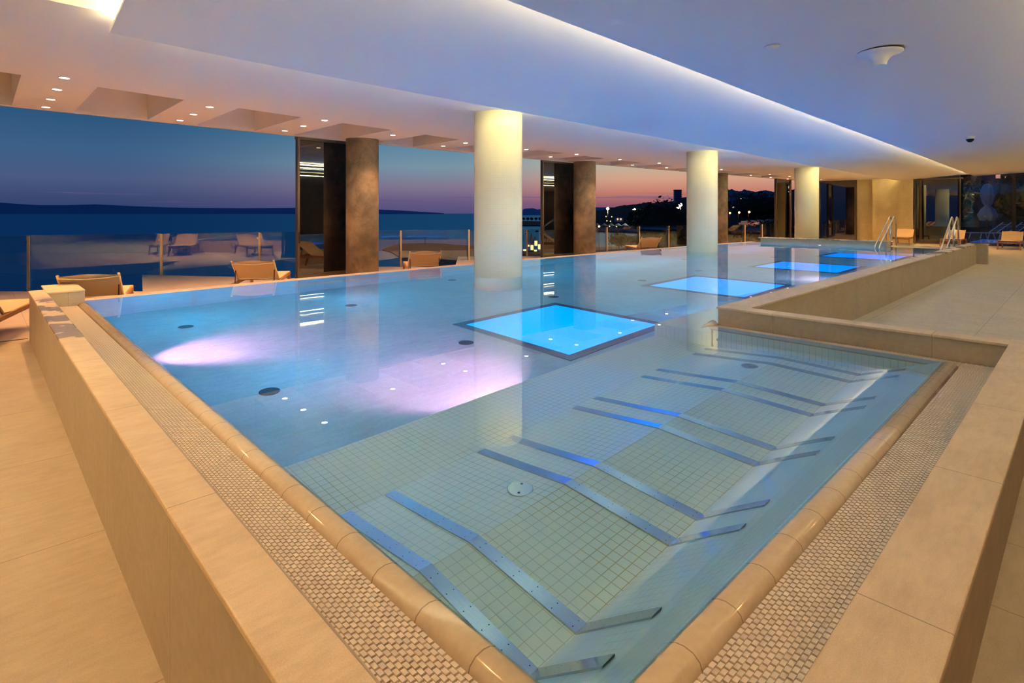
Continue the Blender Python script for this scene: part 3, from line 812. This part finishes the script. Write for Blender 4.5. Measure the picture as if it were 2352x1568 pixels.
LG = [(1.02, 9.05, -14, 'tan sling sun lounger behind the stone block at the pool corner'),
      (3.28, 9.70, -30, 'tan sling sun lounger behind the infinity edge, left of nearest sliding door'),
      (6.76, 9.62, -29, 'tan sling sun lounger between the dark column and nearest white column'),
      (15.85, 9.85, -38, 'tan sling sun lounger by glass balustrade, left of middle white column'),
      (-.30, 8.35, -18, 'tan sling sun lounger at left picture edge beside the pool rim'),
      (33.2, 6.30, 93, 'tan teak-legged sun lounger in front of the end stone pier, behind first handrail'),
      (33.0, 4.30, 90, 'tan teak-legged sun lounger seen through the second pool handrail'),
      (32.3, 2.30, 90, 'tan teak-legged sun lounger farthest right, before the garden glazing')]
for i, (x, y, a, lb) in enumerate(LG):
    o = lg if i == 0 else copy_tree(lg)
    o.location = (x, y, 0); o.rotation_euler = (0, 0, math.radians(a))
    tag(o, lb, 'sun lounger', 'tan sun loungers around the pool')

# ================================================================== HANDRAILS
def handrail(x, y, label):
    r = empty('pool_handrail', (x, y, 0)); tag(r, label, 'handrail', 'steel entry handrails')
    for i, dy in enumerate((-.06, .06)):
        pts = [(-1.9, dy, .20), (-1.9, dy, .43), (-1.85, dy, .50)]+[(-1.85+1.75*t/6, dy, .50+.86*t/6) for t in range(1, 6)]+[(-.12, dy, 1.36), (-.02, dy, 1.395), (.10, dy, 1.37), (.22, dy, 1.27), (.27, dy, 1.12), (.27, dy, .42)]
        q = MB(); q.tube(pts, .022, 12); q.build('rail_tube', 'chrome', r)
    for dy in (-.06, .06):
        q = MB(); q.tube([(-.50, dy, .42), (-.50, dy, 1.17)], .024, 12); q.build('post', 'chrome', r)
handrail(22.2, 4.62, 'bent steel tube handrail at the pool entry, farther left one')
handrail(21.4, 2.85, 'bent steel tube handrail at the pool entry beside the long right rim')

# ================================================================== CEILING DEVICES
r = empty('ceiling_speaker', (7.28, 1.63, 3.335)); tag(r, 'white flared bell-shaped ceiling speaker on the right ceiling sail', 'speaker')
q = MB(); q.lathe([(.225, .010), (.225, -.002), (.215, -.012), (.17, -.02), (.13, -.038), (.095, -.068), (.075, -.105), (.066, -.14), (.0655, -.145)], seg=48); q.build('horn', 'white_paint', r)
q = MB(); q.lathe([(.23, .014), (.23, .004)], seg=48); q.build('gasket', 'dark_metal', r)
r = empty('smoke_detector', (6.08, 2.34, 3.30)); tag(r, 'small flat white smoke detector left of the ceiling speaker', 'smoke detector')
q = MB(); q.lathe([(.075, .01), (.075, -.004), (.06, -.008), (.045, -.024), (.042, -.026)], seg=32); q.build('body', 'white_paint', r)
r = empty('dome_camera', (16.9, 1.96, 3.335)); tag(r, 'white dome security camera with dark lens on the right ceiling', 'security camera')
q = MB(); q.lathe([(.09, .01), (.09, -.05), (.085, -.06)], seg=32); q.build('housing', 'white_paint', r)
q = MB(); q.lathe([(.078, -.058), (.076, -.08), (.06, -.11), (.035, -.13), (.01, -.136)], seg=32); q.build('dome', 'dark_glass_dome', r)

# ================================================================== BALUSTRADE
BP = [(-6.0, 19.9), (-2.4, 18.75), (.20, 17.85), (.88, 17.40), (3.40, 16.55), (5.58, 15.85), (7.5, 15.2), (9.35, 14.68), (11.45, 13.95), (13.9, 13.75), (16.2, 13.65), (18.3, 13.55), (20.4, 13.4), (22.2, 13.05), (24.7, 12.4), (27.2, 11.8), (28.3, 11.4), (30.5, 11.5)]
bl = ['far left of the picture, outside the frame edge', 'left picture edge', 'left picture edge, narrow', 'behind the lounger at the pool corner', 'behind the second terrace lounger', 'behind the nearest sliding door',
      'behind the nearest dark column', 'right of nearest dark column', 'left of the nearest white column', 'behind the second sliding door', 'right of the second dark column', 'behind the lounger near middle white column',
      'left of the middle white column', 'behind the middle white column', 'right of the farthest dark column', 'left of the third sliding door', 'at the third sliding door']
for i in range(len(BP)-1):
    a = Vector((BP[i][0], BP[i][1], 0)); b = Vector((BP[i+1][0], BP[i+1][1], 0)); d = (b-a).normalized(); L = (b-a).length
    zt = 1.0 if a.x < 11 else .95; zb_ = -.46 if a.x < 9.4 else -.25
    r = empty('glass_balustrade', a); tag(r, 'clear glass balustrade bay with steel post, '+bl[i], 'balustrade', 'glass balustrade bays along the terrace')
    up = Vector((0, 0, 1)); nr = d.cross(up)
    q = MB(); q.obox(d*(L/2)+up*((zt+zb_)/2), d, nr, up, L/2-.015, .008, (zt-zb_)/2); q.build('glass_pane', 'balustrade_glass', r)
    q = MB(); q.obox(d*L+nr*.05+up*((zt+zb_)/2), d, nr, up, .028, .012, (zt-zb_)/2-.01); q.build('post', 'pole_steel', r)
    for z in (zt-.16, zb_+.16):
        q = MB(); q.obox(d*(L-.03)+nr*.025+up*z, d, nr, up, .035, .03, .025); q.build('clamp', 'chrome', r)

# ================================================================== EXTERIOR
F0 = 1275.5; SS, CC = .72096, .69298
def at(px, py, F):
    r = (px-1176)/F0*F; return Vector((SS*r+CC*F, -CC*r+SS*F, 1.55-(py-487)/F0*F))
def onz(px, py, z): return at(px, py, (1.55-z)*F0/(py-487))
def sea_build(k, b, o):
    g = k.new('ShaderNodeBsdfGlossy'); g.inputs['Color'].default_value = (.13, .42, .60, 1); g.inputs['Roughness'].default_value = .28
    st = k.new('ShaderNodeMapping'); k.put(st.inputs[0], k.pos()); st.inputs['Scale'].default_value = (1.0, 1.0, 1.0)
    bn = k.new('ShaderNodeBump'); bn.inputs['Strength'].default_value = .55; bn.inputs['Distance'].default_value = .8
    k.put(bn.inputs['Height'], k.noise(st.outputs[0], .22, 6)); k.l.new(bn.outputs[0], g.inputs['Normal'])
    d_ = k.new('ShaderNodeBsdfDiffuse'); d_.inputs[0].default_value = (.004, .03, .08, 1)
    a_ = k.new('ShaderNodeAddShader'); k.l.new(g.outputs[0], a_.inputs[0]); k.l.new(d_.outputs[0], a_.inputs[1]); k.l.new(a_.outputs[0], o.inputs[0])
principled('sea_water', build=sea_build)
principled('land_dark', (.030, .030, .045, 1), .95)
principled('land_haze_blue', (.12, .42, .80, 1), 1.0)  # aerial haze put into the base colour of the far hills
principled('beach', (.085, .075, .09, 1), .95, build=lambda k, b, o: (k.put(b.inputs['Base Color'], k.mix(k.noise(k.pos(), .6, 5), (.05, .045, .06, 1), (.14, .12, .13, 1)))))
def leaf_build(a, b_):
    def f(k, b, o): k.put(b.inputs['Base Color'], k.mix(k.noise(k.pos(), 3.0, 3), a, b_))
    return f
principled('foliage_dark', rough=.8, build=leaf_build((.012, .02, .012, 1), (.04, .06, .025, 1)))
principled('hill_wood', rough=.95, build=leaf_build((.010, .014, .022, 1), (.03, .035, .04, 1)))
principled('bark', (.05, .035, .025, 1), .9)
principled('night_wall', (.40, .44, .60, 1), .9)
principled('night_wall_dark', (.16, .18, .28, 1), .9)
principled('white_fabric', (.84, .80, .88, 1), .8)
principled('blue_canvas', (.10, .16, .30, 1), .8)
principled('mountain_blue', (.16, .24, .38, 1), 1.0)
emission('street_glow', (1.0, .42, .10, 1), 9.0)
emission('flood_glow', (1.0, .82, .50, 1), 60.0)
emission('window_glow', (1.0, .60, .28, 1), 1.6)
emission('tail_glow', (1.0, .05, .03, 1), 1.6)
emission('candle_glow', (1.0, .60, .25, 1), 1.8)
ZS = -14.0
m = MB(); c = Vector((0, 0, 0))
ring0 = []; ring1 = []
for i in range(41):
    a = math.radians(-30+150*i/40)
    ring0.append(m.bm.verts.new((16+8*math.cos(a), 8*math.sin(a)+16, ZS))); ring1.append(m.bm.verts.new((6300*math.cos(a), 6300*math.sin(a), ZS)))
for i in range(40): m.bm.faces.new((ring0[i], ring0[i+1], ring1[i+1], ring1[i]))
m.bm.faces.new(ring0)
tag(struct(m.build('sea', 'sea_water')))
m = MB(); m.box(-60, 60, 16.5, 26, -20, -15.5); m.build('ground', 'land_dark')['kind'] = 'structure'

def ridge(pts, F, mat, name, base=489, depth=.35, jag=0, seed=1, sub=1, front=.12):
    rnd = random.Random(seed); P = []
    for (x0, y0), (x1, y1) in zip(pts, pts[1:]):
        for k in range(sub): P.append((x0+(x1-x0)*k/sub, y0+(y1-y0)*k/sub+(rnd.random()-.5)*jag))
    P.append(pts[-1]); mm = MB()
    rows = []
    for px, py in P:
        top = at(px, py, F); mid_ = at(px, (py+base)/2+rnd.random()*jag, F*(1-front*.5)); bs = at(px, base, F*(1-front)); bk = at(px, base, F*(1+depth)); bk.z = min(bk.z, ZS-1); bs.z = min(bs.z, ZS-.5)
        rows.append([mm.bm.verts.new(v) for v in (bs, mid_, top, bk)])
    for a, b in zip(rows, rows[1:]):
        for k in range(3): mm.bm.faces.new((a[k], b[k], b[k+1], a[k+1]))
    return struct(mm.build(name, mat))
ridge([(-200, 463), (-60, 465), (0, 465), (40, 468), (90, 471), (150, 471), (220, 469), (300, 473), (380, 476), (440, 477), (560, 478), (680, 477)], 5200, 'land_haze_blue', 'hills', base=490)
ridge([(690, 477), (780, 480), (870, 481), (900, 482), (950, 485), (1000, 488), (1020, 489.5)], 4800, 'land_haze_blue', 'hills', base=490)
ridge([(1180, 489), (1195, 484), (1206, 479), (1224, 478), (1234, 481), (1250, 479), (1300, 474), (1367, 476), (1390, 476), (1440, 480), (1500, 482)], 3200, 'land_haze_blue', 'hills', base=492)
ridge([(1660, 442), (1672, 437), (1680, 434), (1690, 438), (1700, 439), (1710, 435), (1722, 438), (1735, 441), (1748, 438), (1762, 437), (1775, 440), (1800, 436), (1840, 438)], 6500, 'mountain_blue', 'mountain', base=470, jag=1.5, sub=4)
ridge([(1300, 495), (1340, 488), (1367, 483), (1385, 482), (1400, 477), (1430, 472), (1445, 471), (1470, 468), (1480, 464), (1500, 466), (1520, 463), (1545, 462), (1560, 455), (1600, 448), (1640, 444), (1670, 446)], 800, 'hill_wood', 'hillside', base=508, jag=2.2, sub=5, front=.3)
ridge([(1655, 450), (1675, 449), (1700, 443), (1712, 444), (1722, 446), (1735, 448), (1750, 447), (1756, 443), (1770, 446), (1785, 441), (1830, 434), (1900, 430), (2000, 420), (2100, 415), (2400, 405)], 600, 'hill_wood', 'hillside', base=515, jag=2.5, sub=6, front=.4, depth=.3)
# dark shrub slope below the right-hand hillside, coast and beaches
m = MB()
def land(poly, z, name, mat):
    mm = MB(); mm.bm.faces.new([mm.bm.verts.new(onz(x, y, z)) for x, y in poly]); bmesh.ops.recalc_face_normals(mm.bm, faces=mm.bm.faces)
    r_ = bmesh.ops.extrude_face_region(mm.bm, geom=mm.bm.faces[:])
    for v in r_['geom']:
        if isinstance(v, bmesh.types.BMVert): v.co.z -= 1.2
    return struct(mm.build(name, mat))
land([(878, 573), (890, 567), (905, 562), (930, 559), (975, 558), (1020, 559), (1045, 562), (1100, 564), (1180, 570), (1180, 700), (900, 700), (930, 600), (915, 588), (897, 578)], ZS+.35, 'beach', 'beach')
land([(1190, 507), (1244, 508), (1244, 517), (1190, 517)], ZS+1.2, 'breakwater', 'land_dark')
land([(1340, 512), (1480, 512), (1480, 536), (1455, 534), (1400, 532), (1340, 530)], ZS+.6, 'beach', 'beach')
land([(1367, 567), (1460, 566), (1700, 560), (1700, 640), (1367, 640)], ZS+5, 'promenade', 'beach')
land([(1460, 508), (1840, 505), (2400, 512), (2400, 640), (1480, 640)], ZS+1.0, 'ground', 'land_dark')

def foliage(c, r, n, leaf, name, label, cat, mat='foliage_dark', seed=1, sq=(1, 1, .8), trunk=None, group=None):
    rnd = random.Random(seed); c = Vector(c)
    root = empty(name, (c.x, c.y, trunk if trunk is not None else c.z-r*sq[2]))
    q = MB()
    for i in range(n):
        v = Vector((rnd.gauss(0, 1), rnd.gauss(0, 1), rnd.gauss(0, 1))).normalized()*(rnd.random()**.35)
        lump = 1+.22*math.sin(v.x*5+seed)*math.cos(v.y*4+v.z*5+seed*2)
        p = c+Vector((v.x*r*sq[0], v.y*r*sq[1], v.z*r*sq[2]))*lump-root.location
        a = Vector((rnd.gauss(0, 1), rnd.gauss(0, 1), rnd.gauss(0, 1))).normalized(); b = a.orthogonal().normalized(); e = leaf*(.6+.8*rnd.random())
        q.quad(p-a*e, p-b*e*.5, p+a*e, p+b*e*.5)
    q.blob(c-root.location, r*.8, 3, .10, sq, seed)
    q.build('foliage', mat, root, fix=False)
    if trunk is not None:
        h = c.z-trunk; t = MB(); t.tube([(0, 0, 0), (.05*h, .02*h, h*.45), (0, 0, h)], [.06*h, .045*h, .02*h], 8)
        t.tube([(.05*h, .02*h, h*.45), (.28*h, .1*h, h*.95)], [.035*h, .012*h], 6); t.tube([(.03*h, .02*h, h*.35), (-.28*h, .0, h*.95)], [.035*h, .012*h], 6); t.build('trunk', 'bark', root)
    return tag(root, label, cat, group)
foliage(at(1422, 550, 75), 1.5, 900, .16, 'tree', 'small dark spreading tree by the water, seen through balustrade right of second dark column', 'tree', seed=3, sq=(1, 1, .6), trunk=at(1422, 571, 75).z)
foliage(at(1452, 553, 78), 1.3, 700, .16, 'tree', 'small dark tree right beside the spreading waterside tree', 'tree', seed=4, sq=(1, 1, .6), trunk=at(1446, 571, 78).z)
foliage(at(1535, 535, 55), 2.7, 2600, .2, 'tree', 'big black leafy tree left of the middle white column', 'tree', seed=5, sq=(1, 1, 1.2), trunk=-14)
foliage(at(1500, 505, 110), 3.6, 1600, .4, 'tree', 'dark tree in front of the wooded hill, under the middle floodlight', 'tree', seed=6)
foliage(at(1470, 500, 130), 3.0, 1400, .4, 'tree', 'olive-lit tree directly under the second floodlight', 'tree', seed=8)
foliage(at(1690, 545, 60), 1.4, 1800, .18, 'shrub', 'dark shrub beyond the balustrade right of farthest dark column', 'shrub', seed=9, sq=(1.6, 1.6, .8))
foliage(at(1790, 535, 58), 2.0, 2200, .18, 'shrub', 'dark shrub beyond the balustrade at the third sliding door', 'shrub', seed=10, sq=(1.5, 1.5, .9))
foliage(at(1745, 478, 380), 12, 1500, 1.3, 'tree', 'round dark tree clump in the middle of the town hillside', 'tree', seed=12, sq=(1.5, 1.5, .8))

# floodlight masts
for px, py, F, base, lb in [(1396, 479, 160, 512, 'bright floodlight on a mast, leftmost of those above the beach bar'), (1457, 481, 150, 512, 'bright floodlight on a mast above the beach trees'),
                      (1557, 475.5, 120, 515, 'bright floodlight just left of middle white column, lower of the pair'), (1563, 470, 125, 515, 'bright floodlight touching the middle white column, upper of the pair')]:
    p = at(px, py, F); zb_ = at(px, base, F).z
    r = empty('floodlight', (p.x, p.y, zb_)); tag(r, lb, 'floodlight')
    h = p.z-zb_
    q = MB(); q.tube([(0, 0, 0), (0, 0, h)], .12, 8); q.build('mast', 'dark_metal', r)
    q = MB(); q.blob((0, 0, h), .38, 2, 0); q.build('lamp_head', 'flood_glow', r)
    lamp('flood_lamp', 'POINT', (p.x-.5, p.y-.6, p.z-.3), 1200, (1, .8, .45), size=.3)
# street lamps on the town side
for px, py, F, lb in [(1675, 490, 170, 'orange street lamp nearest to the farthest dark column'), (1696, 489, 165, 'orange street lamp, middle of three before the dark hillside'), (1719, 488, 160, 'orange street lamp, rightmost of three before the dark hillside')]:
    p = at(px, py, F); r = empty('street_lamp', (p.x, p.y, ZS+1)); tag(r, lb, 'street lamp', 'orange street lamps by the car park')
    h = p.z-ZS-1
    q = MB(); q.tube([(0, 0, 0), (0, 0, h), (-.3, -.3, h+.25)], .07, 8); q.build('pole', 'dark_metal', r)
    q = MB(); q.blob((-.4, -.4, h+.15), .30, 2, 0); q.build('lamp_head', 'street_glow', r)
    lamp('street_lamp_light', 'POINT', (p.x-.8, p.y-.8, p.z-.4), 500, (1, .4, .1), size=.2)
# tower on the hill and town houses
def house(px, py0, py1, wpx, F, mat, name, label, lit=(), floors=0, group=None):
    b = at(px, py1, F); t_ = at(px, py0, F); hgt = t_.z-b.z; wd = wpx/F0*F
    r = empty(name, (b.x, b.y, b.z), math.radians(-43.9)); tag(r, label, 'building', group)
    q = MB(); q.box(-wd/2, wd/2, 0, wd*.8, -hgt*.4, hgt); q.build('wall', mat, r)
    q = MB(); q.box(-wd/2-.3, wd/2+.3, -.3, wd*.8+.3, hgt, hgt+.04*hgt+.3); q.build('roof', 'night_wall_dark', r)
    for k in range(floors):
        z = hgt*(k+.5)/floors; q = MB(); q.box(-wd*.58, wd*.58, -wd*.10, -.05, z, z+hgt/floors*.25); q.build('balcony', 'night_wall_dark', r)
    for u, v in lit:
        q = MB(); q.box(-wd/2+wd*u, -wd/2+wd*u+wd*.12, -.3, -.05, hgt*v, hgt*v+hgt*.12+.6); q.build('window', 'window_glow', r)
house(1558, 437, 462, 15, 760, 'night_wall', 'tower_block', 'tall dark apartment block with balconies on the hill by the middle white column', floors=6)
house(1423, 500, 507, 18, 300, 'night_wall', 'beach_house', 'low lit house with steep roof behind the beach bar', [(.2, .3), (.6, .3)])
house(1500, 467, 473, 12, 760, 'night_wall', 'hill_house', 'pale house on the wooded hill left of the apartment block', [])
TH = [(1670, 436, 452, 7, 560, 'narrow block at the skyline beside farthest dark column'), (1683, 452, 459, 13, 540, 'pale house below the skyline, leftmost of the town'), (1700, 455, 461, 10, 530, 'lit house with two bright windows'),
      (1714, 452, 459, 12, 540, 'pale house under the cypress skyline'), (1730, 450, 459, 11, 545, 'broad pale house right of the town centre'), (1745, 452, 461, 12, 520, 'house with bright orange windows'),
      (1759, 449, 460, 11, 540, 'tall pale house right side of the town'), (1774, 448, 462, 10, 520, 'bluish block next to the third sliding door'), (1690, 463, 468, 12, 480, 'low terrace house on the slope'),
      (1704, 466, 471, 11, 470, 'low terrace house lower on the slope'), (1687, 473, 479, 9, 430, 'small house with orange-lit front low on the slope'), (1722, 462, 467, 10, 500, 'small house in the middle of the slope')]
rnd = random.Random(5)
for i, (px, a, b, wd, F, lb) in enumerate(TH):
    lit = [(rnd.random()*.8, rnd.random()*.6) for _ in range(2 if i in (2, 5, 10) else (1 if i % 3 == 0 else 0))]
    house(px, a, b, wd, F, 'night_wall' if i % 2 else 'night_wall_dark', 'hill_house', 'distant '+lb, lit, group='houses on the town hillside')
# cypress trees on the skyline
for px, py, F, lb in [(1730, 441, 560, 'thin dark cypress on the town skyline'), (1756, 440, 560, 'second dark cypress on the skyline, nearer the third door')]:
    b = at(px, 452, F); h = at(px, py, F).z-b.z; r = empty('cypress', b); tag(r, lb, 'tree')
    q = MB(); q.lathe([(.3, 0), (h*.12, h*.2), (h*.10, h*.6), (.1, h)], seg=8); q.build('foliage', 'foliage_dark', r)
# parked cars with tail lights
for i, (px, py, F) in enumerate([(1712, 510, 175), (1722, 508, 185), (1735, 509, 180), (1746, 507, 190), (1758, 508, 185), (1768, 506, 195), (1778, 512, 170), (1742, 514, 160)]):
    p = at(px, py, F); r = empty('parked_car', (p.x, p.y, p.z-1), math.radians(-44+rnd.random()*30))
    wy = ['left end of the car park', 'left part of car park, farther row', 'centre of the car park', 'centre of car park, farther row', 'right part of the car park', 'right end, farthest row', 'right end beside third sliding door', 'nearest row of the car park'][i]
    tag(r, 'distant parked car in the '+wy if 'row' not in wy[:4] else 'distant parked car, '+wy, 'car', 'cars parked below the town')
    q = MB(); q.prism([(-.9, -2.1), (.9, -2.1), (.9, 2.1), (-.9, 2.1)], .2, .85); q.prism([(-.75, -1.2), (.75, -1.2), (.75, 1.2), (-.75, 1.2)], .85, 1.4); q.build('body', 'night_wall', r, bevel=.12)
    for s_ in (-1, 1):
        q = MB(); q.box(s_*.7-.15, s_*.7+.15, -2.2, -2.1, .55, .75); q.build('tail_light', 'tail_glow' if i in (0, 1, 6) else 'night_wall_dark', r)
# beach bar canopies
for i in range(5):
    p = at(1372+i*16, 517, 150); r = empty('beach_canopy', (p.x, p.y, p.z-2.2)); tag(r, 'blue canvas canopy of the beach bar, '+['leftmost, beside second dark column', 'second from left', 'middle one', 'second from right', 'rightmost, by the trees'][i], 'canopy', 'canopies of the beach bar')
    q = MB(); q.lathe([(1.15, 2.0), (1.15, 2.12), (.05, 2.75)], seg=4); q.build('canvas', 'blue_canvas', r)
    q = MB(); q.tube([(0, 0, 0), (0, 0, 2.6)], .05, 6); q.build('pole', 'dark_metal', r)
for i, (px, py) in enumerate([(1376, 520), (1400, 519.5), (1416, 520), (1392, 497), (1405, 497.5), (1394, 507), (1402, 508)]):
    p = at(px, py, 148); r = empty('festoon_light', p); tag(r, 'small warm lamp near the beach bar, '+['by the leftmost canopy', 'under the middle canopy', 'under the fourth canopy', 'in the trees under left floodlight', 'in trees right of left floodlight', 'just above second canopy', 'just above third canopy'][i], 'lamp', 'warm lamps around the beach bar')
    q = MB(); q.blob((0, 0, 0), .16 if i else .3, 2, 0); q.build('bulb', 'candle_glow', r)
    q = MB(); q.tube([(0, 0, 0), (0, 0, -(p.z-ZS-.55))], .04, 6); q.build('pole', 'dark_metal', r)
# beach dining with closed parasols, seen left of the second door
for i, (px, y0, y1) in enumerate([(1211.5, 534, 563), (1220.5, 535, 570), (1228.5, 543, 565)]):
    p = at(px, y1, 62); h = (y1-y0)/F0*62; r = empty('closed_parasol', p); tag(r, 'closed beach parasol seen beyond the balustrade, '+['left of the three', 'tallest, in the middle', 'small right one'][i], 'parasol', 'closed parasols on the beach terrace')
    q = MB(); q.lathe([(.12, h*.25), (.20, h*.35), (.17, h*.7), (.03, h)], seg=10); q.build('canvas', 'night_wall', r)
    q = MB(); q.tube([(0, 0, 0), (0, 0, h*.4)], .03, 6); q.build('pole', 'bark', r)
for i, (px, py) in enumerate([(1205, 576), (1213, 566), (1222, 574), (1231, 564), (1239, 572), (1230, 577)]):
    p = at(px, py, 60); r = empty('lantern', p); tag(r, 'glowing lantern on the beach terrace, '+['far left one on the table', 'below the left parasol', 'tall one below the tallest parasol', 'tall upper right one', 'tall one beside second door frame', 'low one among the tables'][i], 'lantern', 'lanterns on the beach terrace')
    q = MB(); q.box(-.11, .11, -.11, .11, 0, .18+(.35 if i in (2, 3, 4) else 0)); q.build('glass', 'candle_glow', r)
    q = MB(); q.box(-.13, .13, -.13, .13, .55 if i in (2, 3, 4) else .19, .6 if i in (2, 3, 4) else .22); q.build('lid', 'dark_metal', r)
m = MB(); p0 = at(1150, 577, 60); p1 = at(1244, 579, 60); m.bar(p0-Vector((0, 0, .2)), p1-Vector((0, 0, .2)), 6, .3)
struct(m.build('promenade', 'land_dark'))
# groyne marker
p = onz(976.5, 560, ZS+.3); r = empty('marker_post', p); tag(r, 'thin dark marker post with crossbar at the tip of the beach', 'post')
h = 16/F0*270
q = MB(); q.tube([(0, 0, 0), (0, 0, h)], .14, 8); q.build('pole', 'dark_metal', r)
q = MB(); q.obox((0, 0, h*.97), (1, -1, 0), (1, 1, 0), (0, 0, 1), .5, .08, .12); q.build('crossbar', 'dark_metal', r)
for i, (px, wd, lb) in enumerate([(1196, 7, 'low dark moored boat beside the nearest white column'), (1210, 9, 'low dark moored boat in the middle of the gap'), (1234, 9, 'low dark moored boat beside second door frame')]):
    p = onz(px, 531+i*.5, ZS); L = wd/F0*((1.55-ZS)*F0/44); r = empty('boat', p, math.radians(-44)); tag(r, lb, 'boat', 'boats moored off the beach')
    q = MB(); q.prism([(-L/2, -.8), (L*.3, -.9), (L/2, 0), (L*.3, .9), (-L/2, .8)], -.1, .7); q.build('hull', 'land_dark', r)
    q = MB(); q.box(-L*.2, L*.1, -.5, .5, .7, 1.3); q.build('cabin', 'night_wall_dark', r)
for i in range(6):
    px = 1193+i*9.5; p = at(px, 507, 900/1); p = onz(px, 509, ZS+1.2); r = empty('palm_tree', p); tag(r, 'tiny dark tree on the breakwater, '+['at the white column', 'second from left', 'left of centre', 'right of centre', 'second from right', 'at the door frame'][i], 'tree', 'trees on the breakwater')
    q = MB(); q.blob((0, 0, 4.5), 2.4, 2, .3, (1, 1, .8), i); q.build('foliage', 'foliage_dark', r)
    q = MB(); q.tube([(0, 0, 0), (0, 0, 4)], .25, 6); q.build('trunk', 'bark', r)

# ---- garden and outdoor pool beyond the end glazing
m = MB(); m.box(34.32, 44.0, -14, 12.5, -.3, -.02); m.box(44, 75, -14, 14, -.3, -.12)
struct(m.build('ground', 'beach'))
principled('outdoor_pool_glow', (.01, .10, .30, 1), .08, emit=((.01, .10, .42, 1), .35))  # pool lighting put into the water as an even glow
m = MB(); m.box(37.0, 41.5, -14, 4.3, -.02, .0); struct(m.build('outdoor_pool_water', 'outdoor_pool_glow'))
m = MB(); m.box(60, 60.3, -16, 2.4, -.1, 1.65); struct(m.build('garden_wall', 'night_wall'))
p = (50.5, 4.9, 0.0); r = empty('closed_parasol', p); tag(r, 'large closed white parasol tied in the middle, standing in the garden', 'parasol')
q = MB(); q.lathe([(.045, 0), (.045, 3.25)], seg=12); q.build('pole', 'teak', r)
q = MB()
prof_ = [(.12, 1.02), (.42, 1.05), (.52, 1.35), (.34, 1.75), (.16, 1.98), (.28, 2.25), (.36, 2.7), (.34, 3.1), (.20, 3.45), (.05, 3.55)]
seg = 28
rings = []
for k, (rr, z) in enumerate(prof_):
    rings.append([q.bm.verts.new(((rr*(1+.16*math.sin(7*2*PI*i/seg+k*.5)))*math.cos(2*PI*i/seg), (rr*(1+.16*math.sin(7*2*PI*i/seg+k*.5)))*math.sin(2*PI*i/seg), z+.10*math.sin(3*2*PI*i/seg)*(1 if k < 2 else 0))) for i in range(seg)])
for a, b in zip(rings, rings[1:]):
    for i in range(seg):
        f = q.bm.faces.new((a[i], a[(i+1) % seg], b[(i+1) % seg], b[i])); f.smooth = True
q.build('canvas', 'white_fabric', r)
q = MB(); q.lathe([(.05, 3.52), (.10, 3.56), (.10, 3.66), (.03, 3.72)], seg=10); q.build('finial', 'teak', r)
for i in range(6):
    r = empty('garden_lounger', (42.6+i*.35, 3.9-i*.80, 0), math.radians(40)); tag(r, 'white garden lounger frame with raised back, '+['front one nearest the parasol', 'second behind the front one', 'third in the row', 'fourth in the row', 'fifth in the row', 'last, near the glazing mullion'][i], 'garden lounger', 'white loungers in a row beyond the glazing')
    q = MB()
    for s_ in (-.3, .3): q.bar((s_, 0, .35), (s_, 1.5, .35), .05, .05); q.bar((s_, .2, .35), (s_, .1, 0), .04, .04); q.bar((s_, 1.4, .35), (s_, 1.5, 0), .04, .04)
    q.build('frame', 'white_fabric', r)
    q = MB()
    for s_ in (-.3, .3): q.bar((s_, 0, .37), (s_, -.75, .95), .05, .04)
    for k in range(6): q.bar((-.3, -.12*k, .37+.093*k), (.3, -.12*k, .37+.093*k), .05, .02)
    q.build('backrest', 'white_fabric', r)
for i, (x, y, rr, h) in enumerate([(68, 11.0, 3.6, 5.5), (70, 2.8, 3.4, 6), (69, -5.5, 3.4, 7), (72, -13.5, 4.2, 7.5), (64, 18.0, 3.4, 4.5)]):
    foliage((x, y, h*.55), rr, 3000, .35, 'tree', 'black garden tree in the dark behind the white parasol, '+['left of the parasol', 'directly behind parasol', 'right of the parasol', 'at the right picture edge', 'farthest left, behind end door'][i], 'tree', seed=20+i, sq=(.8, 1, 1.15), group='dark garden trees')
for i, (x, y) in enumerate([(58.5, 1.3), (58.5, -1.0), (58.4, -2.6), (58.5, -4.3)]):
    foliage((x, y, .55), .6, 350, .16, 'shrub', 'low leafy shrub before the white garden wall, '+['left of the mullion', 'right of the mullion', 'second right of the mullion', 'near right picture edge'][i], 'shrub', seed=40+i, group='shrubs by the garden wall')
r = empty('glass_fence', (52, 6.5, 0)); tag(r, 'dark glass garden fence left of the closed parasol', 'fence')
for k in range(3):
    q = MB(); q.box(-.02, .02, -3+k*2.0, -1.05+k*2.0, .1, 1.45); q.build('fence_pane', 'balustrade_glass', r)
    q = MB(); q.box(-.03, .03, -1.04+k*2.0, -1.0+k*2.0, 0, 1.5); q.build('post', 'dark_metal', r)
m = MB(); m.box(75, 90, 8, 15, 0, 9); q_ = m.build('neighbour_building', 'night_wall_dark'); tag(q_, 'dim bluish building high behind the garden trees', 'building')
